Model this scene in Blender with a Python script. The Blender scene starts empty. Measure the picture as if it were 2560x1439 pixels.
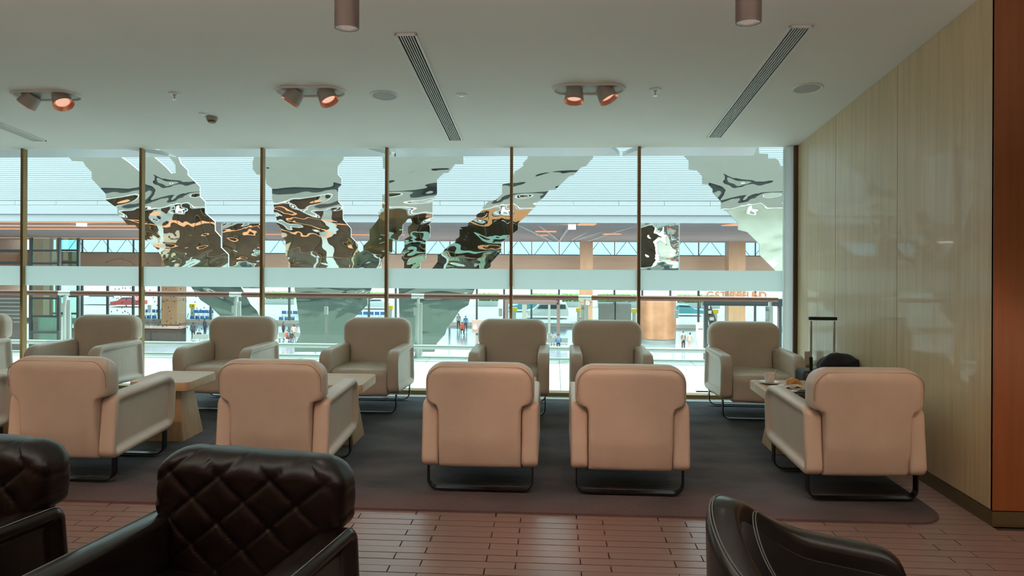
import bpy, bmesh, math, random
from mathutils import Vector, Matrix
random.seed(7)
PI = math.pi
S = bpy.context.scene
COL = S.collection

# ------------------------------------------------------------------ camera
F = 1750.0; TH = math.atan(101 / F); RO = 0.0045; CH = 1.6
cd = bpy.data.cameras.new('camera'); cam = bpy.data.objects.new('camera', cd); COL.objects.link(cam)
cd.sensor_width = 36; cd.lens = F / 2560 * 36; cd.shift_y = -(719.5 - 610) / 2560
cd.clip_end = 600; cd.clip_start = 0.05
MC = Matrix.Rotation(TH, 4, 'Z') @ Matrix.Rotation(PI / 2, 4, 'X') @ Matrix.Rotation(RO, 4, 'Z')
cam.matrix_world = Matrix.Translation((0, 0, CH)) @ MC
S.camera = cam
S.view_settings.view_transform = 'Standard'; S.view_settings.look = 'None'
S.view_settings.gamma = 1; S.view_settings.use_curve_mapping = False
S.view_settings.exposure = 0.0
S.cycles.max_bounces = 8; S.cycles.transparent_max_bounces = 20
S.cycles.diffuse_bounces = 4; S.cycles.glossy_bounces = 4; S.cycles.transmission_bounces = 4
S.cycles.sample_clamp_indirect = 6; S.cycles.use_adaptive_sampling = True; S.cycles.adaptive_threshold = 0.03

# ------------------------------------------------------------------ world, sun, large lamps
w = bpy.data.worlds.new('sky'); S.world = w; w.use_nodes = True
bg = w.node_tree.nodes['Background']; bg.inputs[0].default_value = (0.80, 0.93, 1.0, 1); bg.inputs[1].default_value = 3.0

def lamp(name, kind, loc, energy, color, rot=(0, 0, 0), size=1.0, size_y=None, spot=None, blend=0.5):
    l = bpy.data.lights.new(name, kind); l.energy = energy; l.color = color
    if kind == 'AREA':
        l.size = size
        if size_y: l.shape = 'RECTANGLE'; l.size_y = size_y
    elif kind == 'SUN': l.angle = size
    else: l.shadow_soft_size = size
    if spot: l.spot_size = spot; l.spot_blend = blend
    o = bpy.data.objects.new(name, l); COL.objects.link(o); o.location = loc; o.rotation_euler = rot
    return o
# sun over the atrium, high, from behind the building
lamp('sun', 'SUN', (0, 0, 30), 7.0, (1.0, 0.97, 0.92), (math.radians(18), math.radians(-24), math.radians(180)), size=0.03)
# window opening helps sampling of the sky
pt = lamp('window_portal', 'AREA', (-2.2, 7.6, 1.35), 1, (1, 1, 1), (-PI / 2, 0, 0), 10, 2.6); pt.data.cycles.is_portal = True
WARM = (1.0, 0.50, 0.34)
# warm ceiling lamps of the lounge behind the camera
for lx in (-4.5, -3.2, -1.8, -0.46, 0.5, 1.92):
    lamp('lounge_spot', 'SPOT', (lx, 1.45, 3.30), 110, WARM, (math.radians(44), 0, 0), 0.06, spot=math.radians(34), blend=0.5)
# added fill uplights, unseen just above the view, to brighten the ceiling
for lx in (-5.0, -1.5, 2.0):
    lamp('fill_uplight', 'AREA', (lx, 0.9, 2.12), 68, (1.0, 0.95, 0.86), (PI, 0, 0), 2.8, 0.5)
# hall ceiling light panels
for lx in (-30, -10, 10, 30):
    lamp('hall_panel', 'AREA', (lx, 56, 1.9), 7500, (1.0, 0.90, 0.80), (0, 0, 0), 14, 1.2)

# ------------------------------------------------------------------ unprojection (real positions from plan heights / planes)
def ray(px, py): return MC.to_3x3() @ Vector(((px - 1280) / F, (610 - py) / F, -1))
def PZ(px, py, z): d = ray(px, py); t = (z - CH) / d.z; return Vector((d.x * t, d.y * t, z))
def PY(px, py, y): d = ray(px, py); t = y / d.y; return Vector((d.x * t, y, CH + d.z * t))
YW = 7.42; CS = 0.143; CZ = 2.62
def ceil_z(y): return CZ + CS * (YW - y)
def PC(px, py): d = ray(px, py); t = (CZ + CS * YW - CH) / (d.z + CS * d.y); return Vector((d.x * t, d.y * t, CH + d.z * t))
CROT = -math.atan(CS)

# ------------------------------------------------------------------ materials
def mat(name, color, rough=0.5, metal=0.0, var=0.0, scale=(5, 5, 5), bump=0.0, bscale=None, dist=0.01, spec=0.5, detail=4, emit=None, coat=0, sheen=0, color2=None):
    m = bpy.data.materials.new(name); m.use_nodes = True; nt = m.node_tree; b = nt.nodes['Principled BSDF']
    b.inputs['Base Color'].default_value = (*color, 1); b.inputs['Roughness'].default_value = rough; b.inputs['Metallic'].default_value = metal
    b.inputs['Specular IOR Level'].default_value = spec
    if coat: b.inputs['Coat Weight'].default_value = coat
    if sheen: b.inputs['Sheen Weight'].default_value = sheen
    if emit: b.inputs['Emission Color'].default_value = (*emit[0], 1); b.inputs['Emission Strength'].default_value = emit[1]
    tc = nt.nodes.new('ShaderNodeTexCoord')
    def noise(sc, det):
        mp = nt.nodes.new('ShaderNodeMapping'); mp.inputs['Scale'].default_value = sc
        n = nt.nodes.new('ShaderNodeTexNoise'); n.inputs['Scale'].default_value = 1; n.inputs['Detail'].default_value = det
        nt.links.new(tc.outputs['Object'], mp.inputs[0]); nt.links.new(mp.outputs[0], n.inputs['Vector']); return n
    if var or color2:
        n = noise(scale, detail); r = nt.nodes.new('ShaderNodeValToRGB')
        c2 = color2 or tuple(max(0, c * (1 - var)) for c in color)
        c1 = color if color2 else tuple(min(1, c * (1 + var)) for c in color)
        r.color_ramp.elements[0].position = 0.32; r.color_ramp.elements[1].position = 0.68
        r.color_ramp.elements[0].color = (*c2, 1); r.color_ramp.elements[1].color = (*c1, 1)
        nt.links.new(n.outputs['Fac'], r.inputs[0]); nt.links.new(r.outputs[0], b.inputs['Base Color'])
    if bump:
        n = noise(bscale or scale, 3); bp = nt.nodes.new('ShaderNodeBump'); bp.inputs['Strength'].default_value = bump; bp.inputs['Distance'].default_value = dist
        nt.links.new(n.outputs['Fac'], bp.inputs['Height']); nt.links.new(bp.outputs[0], b.inputs['Normal'])
    return m

def glassmat(name, tint, refl=0.06, rough=0.0):
    m = bpy.data.materials.new(name); m.use_nodes = True; nt = m.node_tree; nt.nodes.clear()
    o = nt.nodes.new('ShaderNodeOutputMaterial'); mx = nt.nodes.new('ShaderNodeMixShader'); t = nt.nodes.new('ShaderNodeBsdfTransparent'); g = nt.nodes.new('ShaderNodeBsdfGlossy')
    t.inputs[0].default_value = (*tint, 1); g.inputs['Roughness'].default_value = rough
    fr = nt.nodes.new('ShaderNodeFresnel'); fr.inputs[0].default_value = 1.35
    ml = nt.nodes.new('ShaderNodeMath'); ml.operation = 'MULTIPLY'; ml.inputs[1].default_value = refl / 0.022
    nt.links.new(fr.outputs[0], ml.inputs[0]); ml.use_clamp = True
    ge = nt.nodes.new('ShaderNodeNewGeometry'); sb = nt.nodes.new('ShaderNodeMath'); sb.operation = 'SUBTRACT'; sb.inputs[0].default_value = 1; nt.links.new(ge.outputs['Backfacing'], sb.inputs[1])
    m2 = nt.nodes.new('ShaderNodeMath'); m2.operation = 'MULTIPLY'; nt.links.new(ml.outputs[0], m2.inputs[0]); nt.links.new(sb.outputs[0], m2.inputs[1])
    nt.links.new(m2.outputs[0], mx.inputs[0]); nt.links.new(t.outputs[0], mx.inputs[1]); nt.links.new(g.outputs[0], mx.inputs[2]); nt.links.new(mx.outputs[0], o.inputs[0])
    return m

M = {}
M['ceiling'] = mat('ceiling_paint', (0.80, 0.79, 0.73), 0.75, var=0.03, scale=(0.6, 0.6, 0.6))
M['veneer'] = mat('timber_veneer', (0.62, 0.48, 0.29), 0.32, coat=0.4, var=0.10, scale=(30, 30, 1.2), bump=0.05, bscale=(60, 60, 2), dist=0.002)
M['veneer_orange'] = mat('orange_veneer', (0.27, 0.09, 0.028), 0.45, var=0.10, scale=(30, 30, 1.2))
M['darkwood'] = mat('dark_wood', (0.10, 0.055, 0.03), 0.35, var=0.25, scale=(3, 3, 0.6))
M['brass'] = mat('bronze_metal', (0.30, 0.20, 0.09), 0.38, 0.7)
M['skirt'] = mat('skirting_metal', (0.16, 0.13, 0.07), 0.4, 0.5)
M['tile'] = mat('pinkish_tile', (0.24, 0.165, 0.145), 0.34, var=0.10, scale=(2.2, 2.2, 2), bump=0.22, bscale=(120, 120, 120), dist=0.002)
M['grout'] = mat('dark_grout', (0.06, 0.04, 0.035), 0.8)
M['leather'] = mat('beige_leather', (0.62, 0.52, 0.42), 0.42, var=0.05, scale=(4, 4, 4), bump=0.16, bscale=(9, 9, 9), dist=0.02)
M['leather_arm'] = mat('beige_leather_arm', (0.62, 0.52, 0.42), 0.42, var=0.05, scale=(4, 4, 4), bump=0.16, bscale=(6, 22, 5), dist=0.012)
M['seam'] = mat('leather_seam', (0.42, 0.31, 0.23), 0.5)
M['dleather'] = mat('dark_brown_leather', (0.011, 0.0055, 0.005), 0.34, var=0.25, scale=(5, 5, 5), bump=0.15, bscale=(60, 60, 60), dist=0.003)
M['darm'] = mat('dark_arm_leather', (0.014, 0.010, 0.009), 0.24, bump=0.1, bscale=(40, 40, 40), dist=0.002)
M['bleather'] = mat('black_leather', (0.026, 0.023, 0.021), 0.25, var=0.2, scale=(5, 5, 5), bump=0.12, bscale=(12, 12, 12), dist=0.006)
M['dfabric'] = mat('dark_suede', (0.018, 0.013, 0.012), 0.8, var=0.3, scale=(9, 9, 9), sheen=0.2)
M['stitch'] = mat('grey_stitching', (0.20, 0.20, 0.19), 0.6)
M['sled'] = mat('gunmetal', (0.05, 0.05, 0.055), 0.28, 0.9)
M['oak'] = mat('light_oak', (0.56, 0.36, 0.20), 0.38, var=0.10, scale=(2, 26, 26), bump=0.04, bscale=(3, 60, 60), dist=0.002)
M['oakv'] = mat('light_oak_vertical', (0.50, 0.31, 0.17), 0.4, var=0.12, scale=(26, 26, 2))
M['white'] = mat('white_ceramic', (0.82, 0.76, 0.70), 0.2)
M['whitep'] = mat('white_paint', (0.80, 0.80, 0.77), 0.5)
M['lampbody'] = mat('taupe_metal', (0.20, 0.145, 0.125), 0.45, 0.3)
M['spotbody'] = mat('spot_housing', (0.42, 0.39, 0.34), 0.5)
M['copper'] = mat('copper_baffle', (0.75, 0.33, 0.20), 0.3, 0.8, emit=((1, 0.35, 0.2), 0.08))
M['lens_warm'] = mat('warm_lens', (1, 0.6, 0.45), 0.4, emit=((1.0, 0.55, 0.40), 0.7))
M['lens_pink'] = mat('lit_lens', (1, 0.8, 0.8), 0.4, emit=((1.0, 0.80, 0.78), 3.0))
M['black'] = mat('black_plastic', (0.015, 0.015, 0.017), 0.4)
M['blackcloth'] = mat('black_cloth', (0.02, 0.02, 0.026), 0.8, var=0.4, scale=(12, 12, 12), bump=0.6, bscale=(14, 14, 14), dist=0.02)
M['chrome'] = mat('brushed_steel', (0.55, 0.55, 0.55), 0.3, 0.9)
M['dark_void'] = mat('duct_black', (0.01, 0.01, 0.01), 0.8)
M['grille'] = mat('grille_mesh', (0.45, 0.46, 0.43), 0.7)
M['pastry'] = mat('baked_crust', (0.55, 0.28, 0.09), 0.5, var=0.35, scale=(60, 60, 60), bump=0.5, bscale=(60, 60, 60))
M['glass'] = glassmat('window_glass', (0.885, 0.965, 0.945), 0.03)
M['bglass'] = glassmat('balustrade_glass', (0.93, 0.985, 0.97), 0.05)
M['cglass'] = glassmat('blue_clerestory_glass', (0.60, 0.72, 0.80), 0.03)
M['fglass'] = glassmat('facade_glass', (0.92, 0.97, 0.98), 0.03)
M['cupglass'] = glassmat('drinking_glass', (0.92, 0.92, 0.9), 0.12)
M['paletile'] = mat('pale_walkway_tile', (0.62, 0.67, 0.64), 0.22, var=0.04, scale=(3, 3, 3))
M['palegrout'] = mat('pale_grout', (0.45, 0.50, 0.48), 0.7)
M['steel_pale'] = mat('pale_steel', (0.62, 0.66, 0.64), 0.32, 0.4)
M['rail'] = mat('bronze_handrail', (0.18, 0.085, 0.06), 0.35, 0.3)
M['fascia'] = mat('white_cladding', (0.62, 0.64, 0.64), 0.35)
M['soffit'] = mat('grey_soffit', (0.55, 0.56, 0.56), 0.3, 0.2)
M['cream2'] = mat('pale_cream_wall', (0.72, 0.72, 0.62), 0.5)
M['facade'] = mat('cream_cladding', (0.25, 0.25, 0.22), 0.5)
M['facade_grey'] = mat('grey_band', (0.07, 0.08, 0.075), 0.4)
M['facade_green'] = mat('green_grey_slab', (0.19, 0.23, 0.195), 0.4)
M['hallceil'] = mat('hall_ceiling_plank', (0.70, 0.57, 0.52), 0.6)
M['trough'] = mat('orange_trough', (0.80, 0.33, 0.16), 0.6, emit=((1, 0.42, 0.22), 0.9))
M['hall_lamp'] = mat('hall_lamp', (1, 0.95, 0.85), 0.4, emit=((1, 0.9, 0.75), 6))
M['hallfloor'] = mat('polished_hall_floor', (0.20, 0.24, 0.31), 0.12, var=0.06, scale=(0.5, 0.5, 0.5))
M['bulkhead'] = mat('beige_bulkhead', (0.72, 0.50, 0.37), 0.5, var=0.06, scale=(0.3, 2, 2))
M['woodcol'] = mat('timber_column', (0.66, 0.41, 0.26), 0.45, var=0.08, scale=(4, 4, 0.4))
M['mullion_dark'] = mat('dark_mullion', (0.10, 0.12, 0.13), 0.5)
M['frame_grey'] = mat('grey_steel_frame', (0.20, 0.23, 0.24), 0.5)
M['road'] = mat('pale_paving', (0.36, 0.36, 0.36), 0.8, var=0.05, scale=(0.3, 0.3, 0.3))
M['hedge'] = mat('hedge_leaves', (0.20, 0.42, 0.08), 0.7, var=0.5, scale=(3, 3, 3), bump=1, bscale=(5, 5, 5), dist=0.2)
M['concrete'] = mat('pale_concrete', (0.50, 0.50, 0.48), 0.7)
M['yellow'] = mat('yellow_paint', (0.90, 0.60, 0.02), 0.5)
M['blue'] = mat('trolley_blue', (0.04, 0.22, 0.60), 0.4)
M['brownpanel'] = mat('mauve_brown_panel', (0.30, 0.21, 0.20), 0.5)
M['counter'] = mat('dark_brown_counter', (0.035, 0.024, 0.022), 0.5)
M['coppersheet'] = mat('brushed_copper', (0.72, 0.36, 0.22), 0.34, 0.75, var=0.15, scale=(0.6, 0.6, 0.8), detail=2)
M['carwhite'] = mat('white_car_paint', (0.75, 0.76, 0.78), 0.25)
M['carred'] = mat('red_car_paint', (0.50, 0.05, 0.05), 0.25)
M['carteal'] = mat('teal_car_paint', (0.10, 0.35, 0.42), 0.25)
M['carglass'] = mat('tinted_car_glass', (0.05, 0.08, 0.10), 0.15)
M['tyre'] = mat('tyre_rubber', (0.03, 0.03, 0.03), 0.7)
M['screen'] = mat('lit_screen', (0.3, 0.3, 0.6), 0.3, emit=((0.45, 0.45, 0.9), 0.6))
M['skin'] = mat('skin', (0.45, 0.27, 0.19), 0.6)
M['hair'] = mat('dark_hair', (0.02, 0.015, 0.012), 0.6)
M['droplet'] = mat('bronze_droplet', (0.10, 0.05, 0.03), 0.4, 0.5)
M['clothnavy'] = mat('navy_cloth', (0.03, 0.04, 0.07), 0.8)
M['clothblack'] = mat('black_clothing', (0.025, 0.025, 0.03), 0.8)
M['clothred'] = mat('red_cloth', (0.45, 0.07, 0.05), 0.8)
M['clothgrey'] = mat('grey_cloth', (0.28, 0.28, 0.30), 0.8)
M['clothpink'] = mat('pale_pink_cloth', (0.55, 0.38, 0.34), 0.8)
M['clothblue'] = mat('blue_cloth', (0.07, 0.16, 0.33), 0.8)

# rug: grey pile with a pinkish band towards its front edge (dyed, fixed to the rug)
def rugmat():
    m = mat('grey_rug_pile', (0.068, 0.067, 0.072), 0.95, var=0.45, scale=(1.6, 3.2, 2), bump=0.45, bscale=(30, 60, 30), dist=0.02)
    nt = m.node_tree; b = nt.nodes['Principled BSDF']; src = b.inputs['Base Color'].links[0].from_socket
    tc = nt.nodes.new('ShaderNodeTexCoord'); sp = nt.nodes.new('ShaderNodeSeparateXYZ'); nt.links.new(tc.outputs['Object'], sp.inputs[0])
    n = nt.nodes.new('ShaderNodeTexNoise'); n.inputs['Scale'].default_value = 1.7; nt.links.new(tc.outputs['Object'], n.inputs['Vector'])
    a = nt.nodes.new('ShaderNodeMath'); a.operation = 'MULTIPLY_ADD'; a.inputs[1].default_value = 0.9; nt.links.new(n.outputs['Fac'], a.inputs[0]); nt.links.new(sp.outputs['Y'], a.inputs[2])
    mr = nt.nodes.new('ShaderNodeMapRange'); mr.inputs[1].default_value = 4.55; mr.inputs[2].default_value = 5.0; mr.inputs[3].default_value = 1; mr.inputs[4].default_value = 0
    nt.links.new(a.outputs[0], mr.inputs[0])
    mx = nt.nodes.new('ShaderNodeMix'); mx.data_type = 'RGBA'; nt.links.new(mr.outputs[0], mx.inputs['Factor']); nt.links.new(src, mx.inputs['A']); mx.inputs['B'].default_value = (0.115, 0.075, 0.078, 1)
    nt.links.new(mx.outputs['Result'], b.inputs['Base Color']); return m
M['rug'] = rugmat()

# polished, slightly buckled mirror sheet
def mirrormat(name='mirror_sheet', amp=0.5, col=(0.80, 0.82, 0.78), rough=0.01):
    m = bpy.data.materials.new(name); m.use_nodes = True; nt = m.node_tree; b = nt.nodes['Principled BSDF']
    b.inputs['Metallic'].default_value = 1; b.inputs['Roughness'].default_value = rough; b.inputs['Base Color'].default_value = (*col, 1)
    tc = nt.nodes.new('ShaderNodeTexCoord'); mp = nt.nodes.new('ShaderNodeMapping'); mp.inputs['Scale'].default_value = (0.7, 1.0, 1.3)
    n = nt.nodes.new('ShaderNodeTexNoise'); n.inputs['Scale'].default_value = 0.75; n.inputs['Detail'].default_value = 2.3; n.inputs['Distortion'].default_value = 0.5
    bp = nt.nodes.new('ShaderNodeBump'); bp.inputs['Strength'].default_value = amp; bp.inputs['Distance'].default_value = 0.085
    nt.links.new(tc.outputs['Object'], mp.inputs[0]); nt.links.new(mp.outputs[0], n.inputs['Vector']); nt.links.new(n.outputs['Fac'], bp.inputs['Height']); nt.links.new(bp.outputs[0], b.inputs['Normal'])
    return m
M['mirror'] = mirrormat()

# frosted film on the glass
def filmmat():
    m = bpy.data.materials.new('frosted_film'); m.use_nodes = True; nt = m.node_tree; nt.nodes.clear()
    o = nt.nodes.new('ShaderNodeOutputMaterial'); a = nt.nodes.new('ShaderNodeAddShader'); t = nt.nodes.new('ShaderNodeBsdfTranslucent'); d = nt.nodes.new('ShaderNodeBsdfDiffuse')
    t.inputs[0].default_value = (0.56, 0.60, 0.595, 1); d.inputs[0].default_value = (0.30, 0.31, 0.30, 1)
    nt.links.new(t.outputs[0], a.inputs[0]); nt.links.new(d.outputs[0], a.inputs[1]); nt.links.new(a.outputs[0], o.inputs[0]); return m
M['film'] = filmmat()

# ------------------------------------------------------------------ object helpers
def tag(o, label=None, cat=None, group=None, kind=None):
    if label: o['label'] = label
    if cat: o['category'] = cat
    if group: o['group'] = group
    if kind: o['kind'] = kind
    return o
def empty(name, loc=(0, 0, 0), rz=0, label=None, cat=None, group=None, kind=None):
    o = bpy.data.objects.new(name, None); COL.objects.link(o); o.location = loc; o.rotation_euler = (0, 0, rz); o.empty_display_size = 0.1
    return tag(o, label, cat, group, kind)
class G:
    """collects vertices and faces of one mesh"""
    def __init__(s): s.v = []; s.f = []; s.mi = []
    def add(s, v, f, mi=0):
        b = len(s.v); s.v += [tuple(p) for p in v]; s.f += [tuple(i + b for i in q) for q in f]; s.mi += [mi] * len(f); return s
    def box(s, x0, x1, y0, y1, z0, z1, mi=0):
        v = [(x, y, z) for z in (z0, z1) for y in (y0, y1) for x in (x0, x1)]
        return s.add(v, [(0, 2, 3, 1), (4, 5, 7, 6), (0, 1, 5, 4), (2, 6, 7, 3), (0, 4, 6, 2), (1, 3, 7, 5)], mi)
    def cbox(s, c, d, mi=0): return s.box(c[0] - d[0] / 2, c[0] + d[0] / 2, c[1] - d[1] / 2, c[1] + d[1] / 2, c[2] - d[2] / 2, c[2] + d[2] / 2, mi)
    def loft(s, loops, cap0=True, cap1=True, closed=True, mi=0):
        n = len(loops[0]); v = [p for l in loops for p in l]; f = []
        for i in range(len(loops) - 1):
            for j in range(n if closed else n - 1):
                k = (j + 1) % n; f.append((i * n + j, i * n + k, (i + 1) * n + k, (i + 1) * n + j))
        if cap0: f.append(tuple(range(n))[::-1])
        if cap1: f.append(tuple(range((len(loops) - 1) * n, len(loops) * n)))
        return s.add(v, f, mi)
    def lathe(s, prof, n=24, c=(0, 0, 0), cap0=True, cap1=True, mi=0):
        return s.loft([[(c[0] + r * math.cos(2 * PI * j / n), c[1] + r * math.sin(2 * PI * j / n), c[2] + z) for j in range(n)] for r, z in prof], cap0, cap1, mi=mi)
    def tube(s, pts, r, n=8, closed=False, mi=0):
        pts = [Vector(p) for p in pts]; loops = []
        for i, p in enumerate(pts):
            if closed: d = pts[(i + 1) % len(pts)] - pts[i - 1]
            else: d = pts[min(i + 1, len(pts) - 1)] - pts[max(i - 1, 0)]
            d.normalize(); a = d.cross(Vector((0, 0, 1)))
            if a.length < 0.05: a = d.cross(Vector((0, 1, 0)))
            a.normalize(); b = d.cross(a); rr = r[i] if isinstance(r, (list, tuple)) else r
            loops.append([p + (a * math.cos(2 * PI * j / n) + b * math.sin(2 * PI * j / n)) * rr for j in range(n)])
        if closed: loops.append(loops[0]); return s.loft(loops, False, False, mi=mi)
        return s.loft(loops, mi=mi)
    def build(s, name, mats, parent=None, smooth=False, bevel=0, loc=None, rot=None, mesh_only=False, fix=True):
        me = bpy.data.meshes.new(name); me.from_pydata(s.v, [], s.f)
        if not isinstance(mats, (list, tuple)): mats = [mats]
        for m in mats: me.materials.append(M[m] if isinstance(m, str) else m)
        if len(mats) > 1: me.polygons.foreach_set('material_index', s.mi)
        if fix or bevel:
            bm = bmesh.new(); bm.from_mesh(me)
            if fix: bmesh.ops.recalc_face_normals(bm, faces=bm.faces)
            if bevel: bmesh.ops.bevel(bm, geom=[e for e in bm.edges if e.is_manifold and e.calc_face_angle(0) > 0.7], offset=bevel, segments=2, profile=0.6, affect='EDGES', clamp_overlap=True)
            bm.to_mesh(me); bm.free()
        if smooth:
            me.polygons.foreach_set('use_smooth', [True] * len(me.polygons)); me.set_sharp_from_angle(angle=math.radians(smooth if smooth is not True else 50))
        me.update()
        if mesh_only: return me
        return link(name, me, parent, loc, rot)
def link(name, me, parent=None, loc=None, rot=None):
    o = bpy.data.objects.new(name, me); COL.objects.link(o); o.parent = parent
    if loc is not None: o.location = loc
    if rot is not None: o.rotation_euler = rot
    return o
def box(name, m, x0, x1, y0, y1, z0, z1, parent=None, bevel=0): return G().box(x0, x1, y0, y1, z0, z1).build(name, m, parent, bevel=bevel)
def kids(o): return [c for c in COL.objects if c.parent == o]
def copy_tree(o, loc, rz, label):
    r = o.copy(); COL.objects.link(r); r.location = loc; r.rotation_euler = (0, 0, rz); r['label'] = label
    for c in kids(o):
        k = c.copy(); COL.objects.link(k); k.parent = r
        for g in kids(c):
            q = g.copy(); COL.objects.link(q); q.parent = k
    return r
def rounded(corners, radii, inset=0.0, nc=6):
    """rounded polygon, optional inset; corners CCW 2-D"""
    n = len(corners); cs = [Vector(c) for c in corners]; out = []; lines = []
    for i in range(n):
        a, b = cs[i], cs[(i + 1) % n]; d = (b - a).normalized(); nrm = Vector((-d.y, d.x)); lines.append((a + nrm * inset, d))
    new = []
    for i in range(n):
        (p, d), (q, e) = lines[i - 1], lines[i]
        den = d.x * e.y - d.y * e.x
        t = ((q.x - p.x) * e.y - (q.y - p.y) * e.x) / den if abs(den) > 1e-9 else 0
        new.append(p + d * t)
    for i in range(n):
        c = new[i]; a = (new[i - 1] - c).normalized(); b = (new[(i + 1) % n] - c).normalized(); r = max(radii[i] - inset, 0.004)
        ang = a.angle(b); L = r / math.tan(ang / 2); ctr = c + (a + b).normalized() * (r / math.sin(ang / 2))
        s = c + a * L - ctr; e = c + b * L - ctr; a0 = math.atan2(s.y, s.x); a1 = math.atan2(e.y, e.x)
        da = (a1 - a0 + PI) % (2 * PI) - PI
        for k in range(nc + 1):
            t = a0 + da * k / nc; out.append((ctr.x + r * math.cos(t), ctr.y + r * math.sin(t)))
    return out
def rrect(hx, hy, r, nc=4, nx=1, ny=1):
    """rounded rectangle loop with subdivided sides, starts at the front (-y) side, CCW"""
    r = min(r, hx * 0.98, hy * 0.98); pts = []
    def side(a, b, n):
        for k in range(n): t = k / n; pts.append((a[0] + (b[0] - a[0]) * t, a[1] + (b[1] - a[1]) * t))
    def arc(cx, cy, a0):
        for k in range(nc): t = a0 + PI / 2 * k / nc; pts.append((cx + r * math.cos(t), cy + r * math.sin(t)))
    side((-hx + r, -hy), (hx - r, -hy), nx); arc(hx - r, -hy + r, -PI / 2)
    side((hx, -hy + r), (hx, hy - r), ny); arc(hx - r, hy - r, 0)
    side((hx - r, hy), (-hx + r, hy), nx); arc(-hx + r, hy - r, PI / 2)
    side((-hx, hy - r), (-hx, -hy + r), ny); arc(-hx + r, -hy + r, PI)
    return pts
def text_mesh(s, size, depth, mname):
    c = bpy.data.curves.new('letters', 'FONT'); c.body = s; c.size = size; c.extrude = depth; c.offset = size * (0.03 if len(s) and s in 'GSTREFUND' else 0.012); c.align_x = 'CENTER'
    o = bpy.data.objects.new('letters', c); COL.objects.link(o); bpy.context.view_layer.update()
    me = bpy.data.meshes.new_from_object(o.evaluated_get(bpy.context.evaluated_depsgraph_get())); bpy.data.objects.remove(o); bpy.data.curves.remove(c)
    me.materials.clear(); me.materials.append(M[mname]); return me

# ================================================================== LOUNGE SHELL
XR = 2.52; YC = 4.16; XL = -8.5; YB = -4.0
fl = box('floor', 'grout', XL, 6.5, YB, YW, -0.3, -0.012); tag(fl, kind='structure')
# individually laid tiles where the photo shows them
tile_me = [G().box(0.0035, 0.474 - 0.0035, 0.0032, 0.0725 - 0.0032, -0.012, z).build('tile', 'tile', mesh_only=True) for z in (0.0, 0.0006, -0.0006)]
rugF = 4.15
g = G(); TW = 0.474; TD = 0.0725; nrow = 0
for r in range(-12, 62):
    y = 3.30 + r * TD
    off = (0.168 if r % 2 else 0.317)
    for c in range(-20, 16):
        x = c * TW + off - 0.02
        if x > 6.4: continue
        if x + TW > XR and y + TD > YC:
            if x < XR - 0.03 and y < 7.2: g.box(x + 0.0035, XR, y + 0.0032, y + TD - 0.0032, -0.012, 0)
            continue
        vis = (-2.95 < x < XR + 0.9) and 3.28 < y < rugF + 0.03
        if y > rugF + 0.05 and x + TW < 2.0: continue
        if vis and nrow < 290:
            t = link('tile', tile_me[(r * 7 + c * 3) % 3], fl, (x, y, 0)); nrow += 1
        elif x > -8.4: g.box(x + 0.0035, x + TW - 0.0035, y + 0.0032, y + TD - 0.0032, -0.012, 0)
g.box(XL, 6.4, YB, 2.42, -0.012, 0)
tag(g.build('floor_tiling', 'tile', fl), 'tiling beyond the tiles laid one by one', kind='stuff')
rt = rounded([(XL, rugF), (2.30, rugF), (2.30, 7.2), (XL, 7.2)], [0.02, 0.20, 0.20, 0.02])
g = G(); g.loft([[(x, y, z) for x, y in rt] for z in (0.0005, 0.014)]); g.build('rug', 'rug'); rug = COL.objects['rug']
tag(rug, 'large dark grey rug with a pinkish front border under the beige armchairs', 'rug')

cl = G(); y0, y1 = YB, YW
def slope_slab(gm, x0, x1, ya, yb, th, dz=0):
    za, zb = ceil_z(ya) + dz, ceil_z(yb) + dz
    gm.add([(x0, ya, za), (x1, ya, za), (x1, yb, zb), (x0, yb, zb), (x0, ya, za + th), (x1, ya, za + th), (x1, yb, zb + th), (x0, yb, zb + th)],
           [(0, 1, 2, 3)[::-1], (4, 5, 6, 7), (0, 1, 5, 4), (1, 2, 6, 5), (2, 3, 7, 6), (3, 0, 4, 7)])
slope_slab(cl, XL, 6.5, y0, y1, 0.25); tag(cl.build('ceiling', 'ceiling'), kind='structure')

# right wall: veneer panels with shadow gaps, return wall round the corner
wr = G().add([(XR + 0.02, YC + 0.03, 0), (XR + 0.3, YC + 0.03, 0), (XR + 0.3, YW + 0.1, 0), (XR + 0.02, YW + 0.1, 0), (XR + 0.02, YC + 0.03, 3.2), (XR + 0.3, YC + 0.03, 3.2), (XR + 0.3, YW + 0.1, 2.7), (XR + 0.02, YW + 0.1, 2.7)],
             [(0, 1, 2, 3), (4, 5, 6, 7), (0, 1, 5, 4), (1, 2, 6, 5), (2, 3, 7, 6), (3, 0, 4, 7)]).build('wall_right', 'darkwood'); tag(wr, kind='structure')
for a, b in ((YC, 5.28), (5.28, 6.40), (6.40, 7.36)):
    p = G(); a2, b2 = a + (0.003 if a != YC else 0), b - 0.003; za, zb = ceil_z(a2) - 0.002, ceil_z(b2) - 0.002
    p.add([(XR, a2, 0.09), (XR + 0.022, a2, 0.09), (XR + 0.022, b2, 0.09), (XR, b2, 0.09), (XR, a2, za), (XR + 0.022, a2, za), (XR + 0.022, b2, zb), (XR, b2, zb)],
          [(0, 1, 2, 3), (4, 5, 6, 7), (0, 1, 5, 4), (1, 2, 6, 5), (2, 3, 7, 6), (3, 0, 4, 7)]); p.build('veneer_panel', 'veneer', wr)
tag(box('baseboard_right', 'skirt', XR - 0.006, XR + 0.02, YC - 0.006, 7.36, 0, 0.085), kind='structure')
wf = box('wall_front', 'darkwood', XR + 0.01, 6.5, YC + 0.012, YC + 0.2, 0, 3.4); tag(wf, kind='structure')
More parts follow.
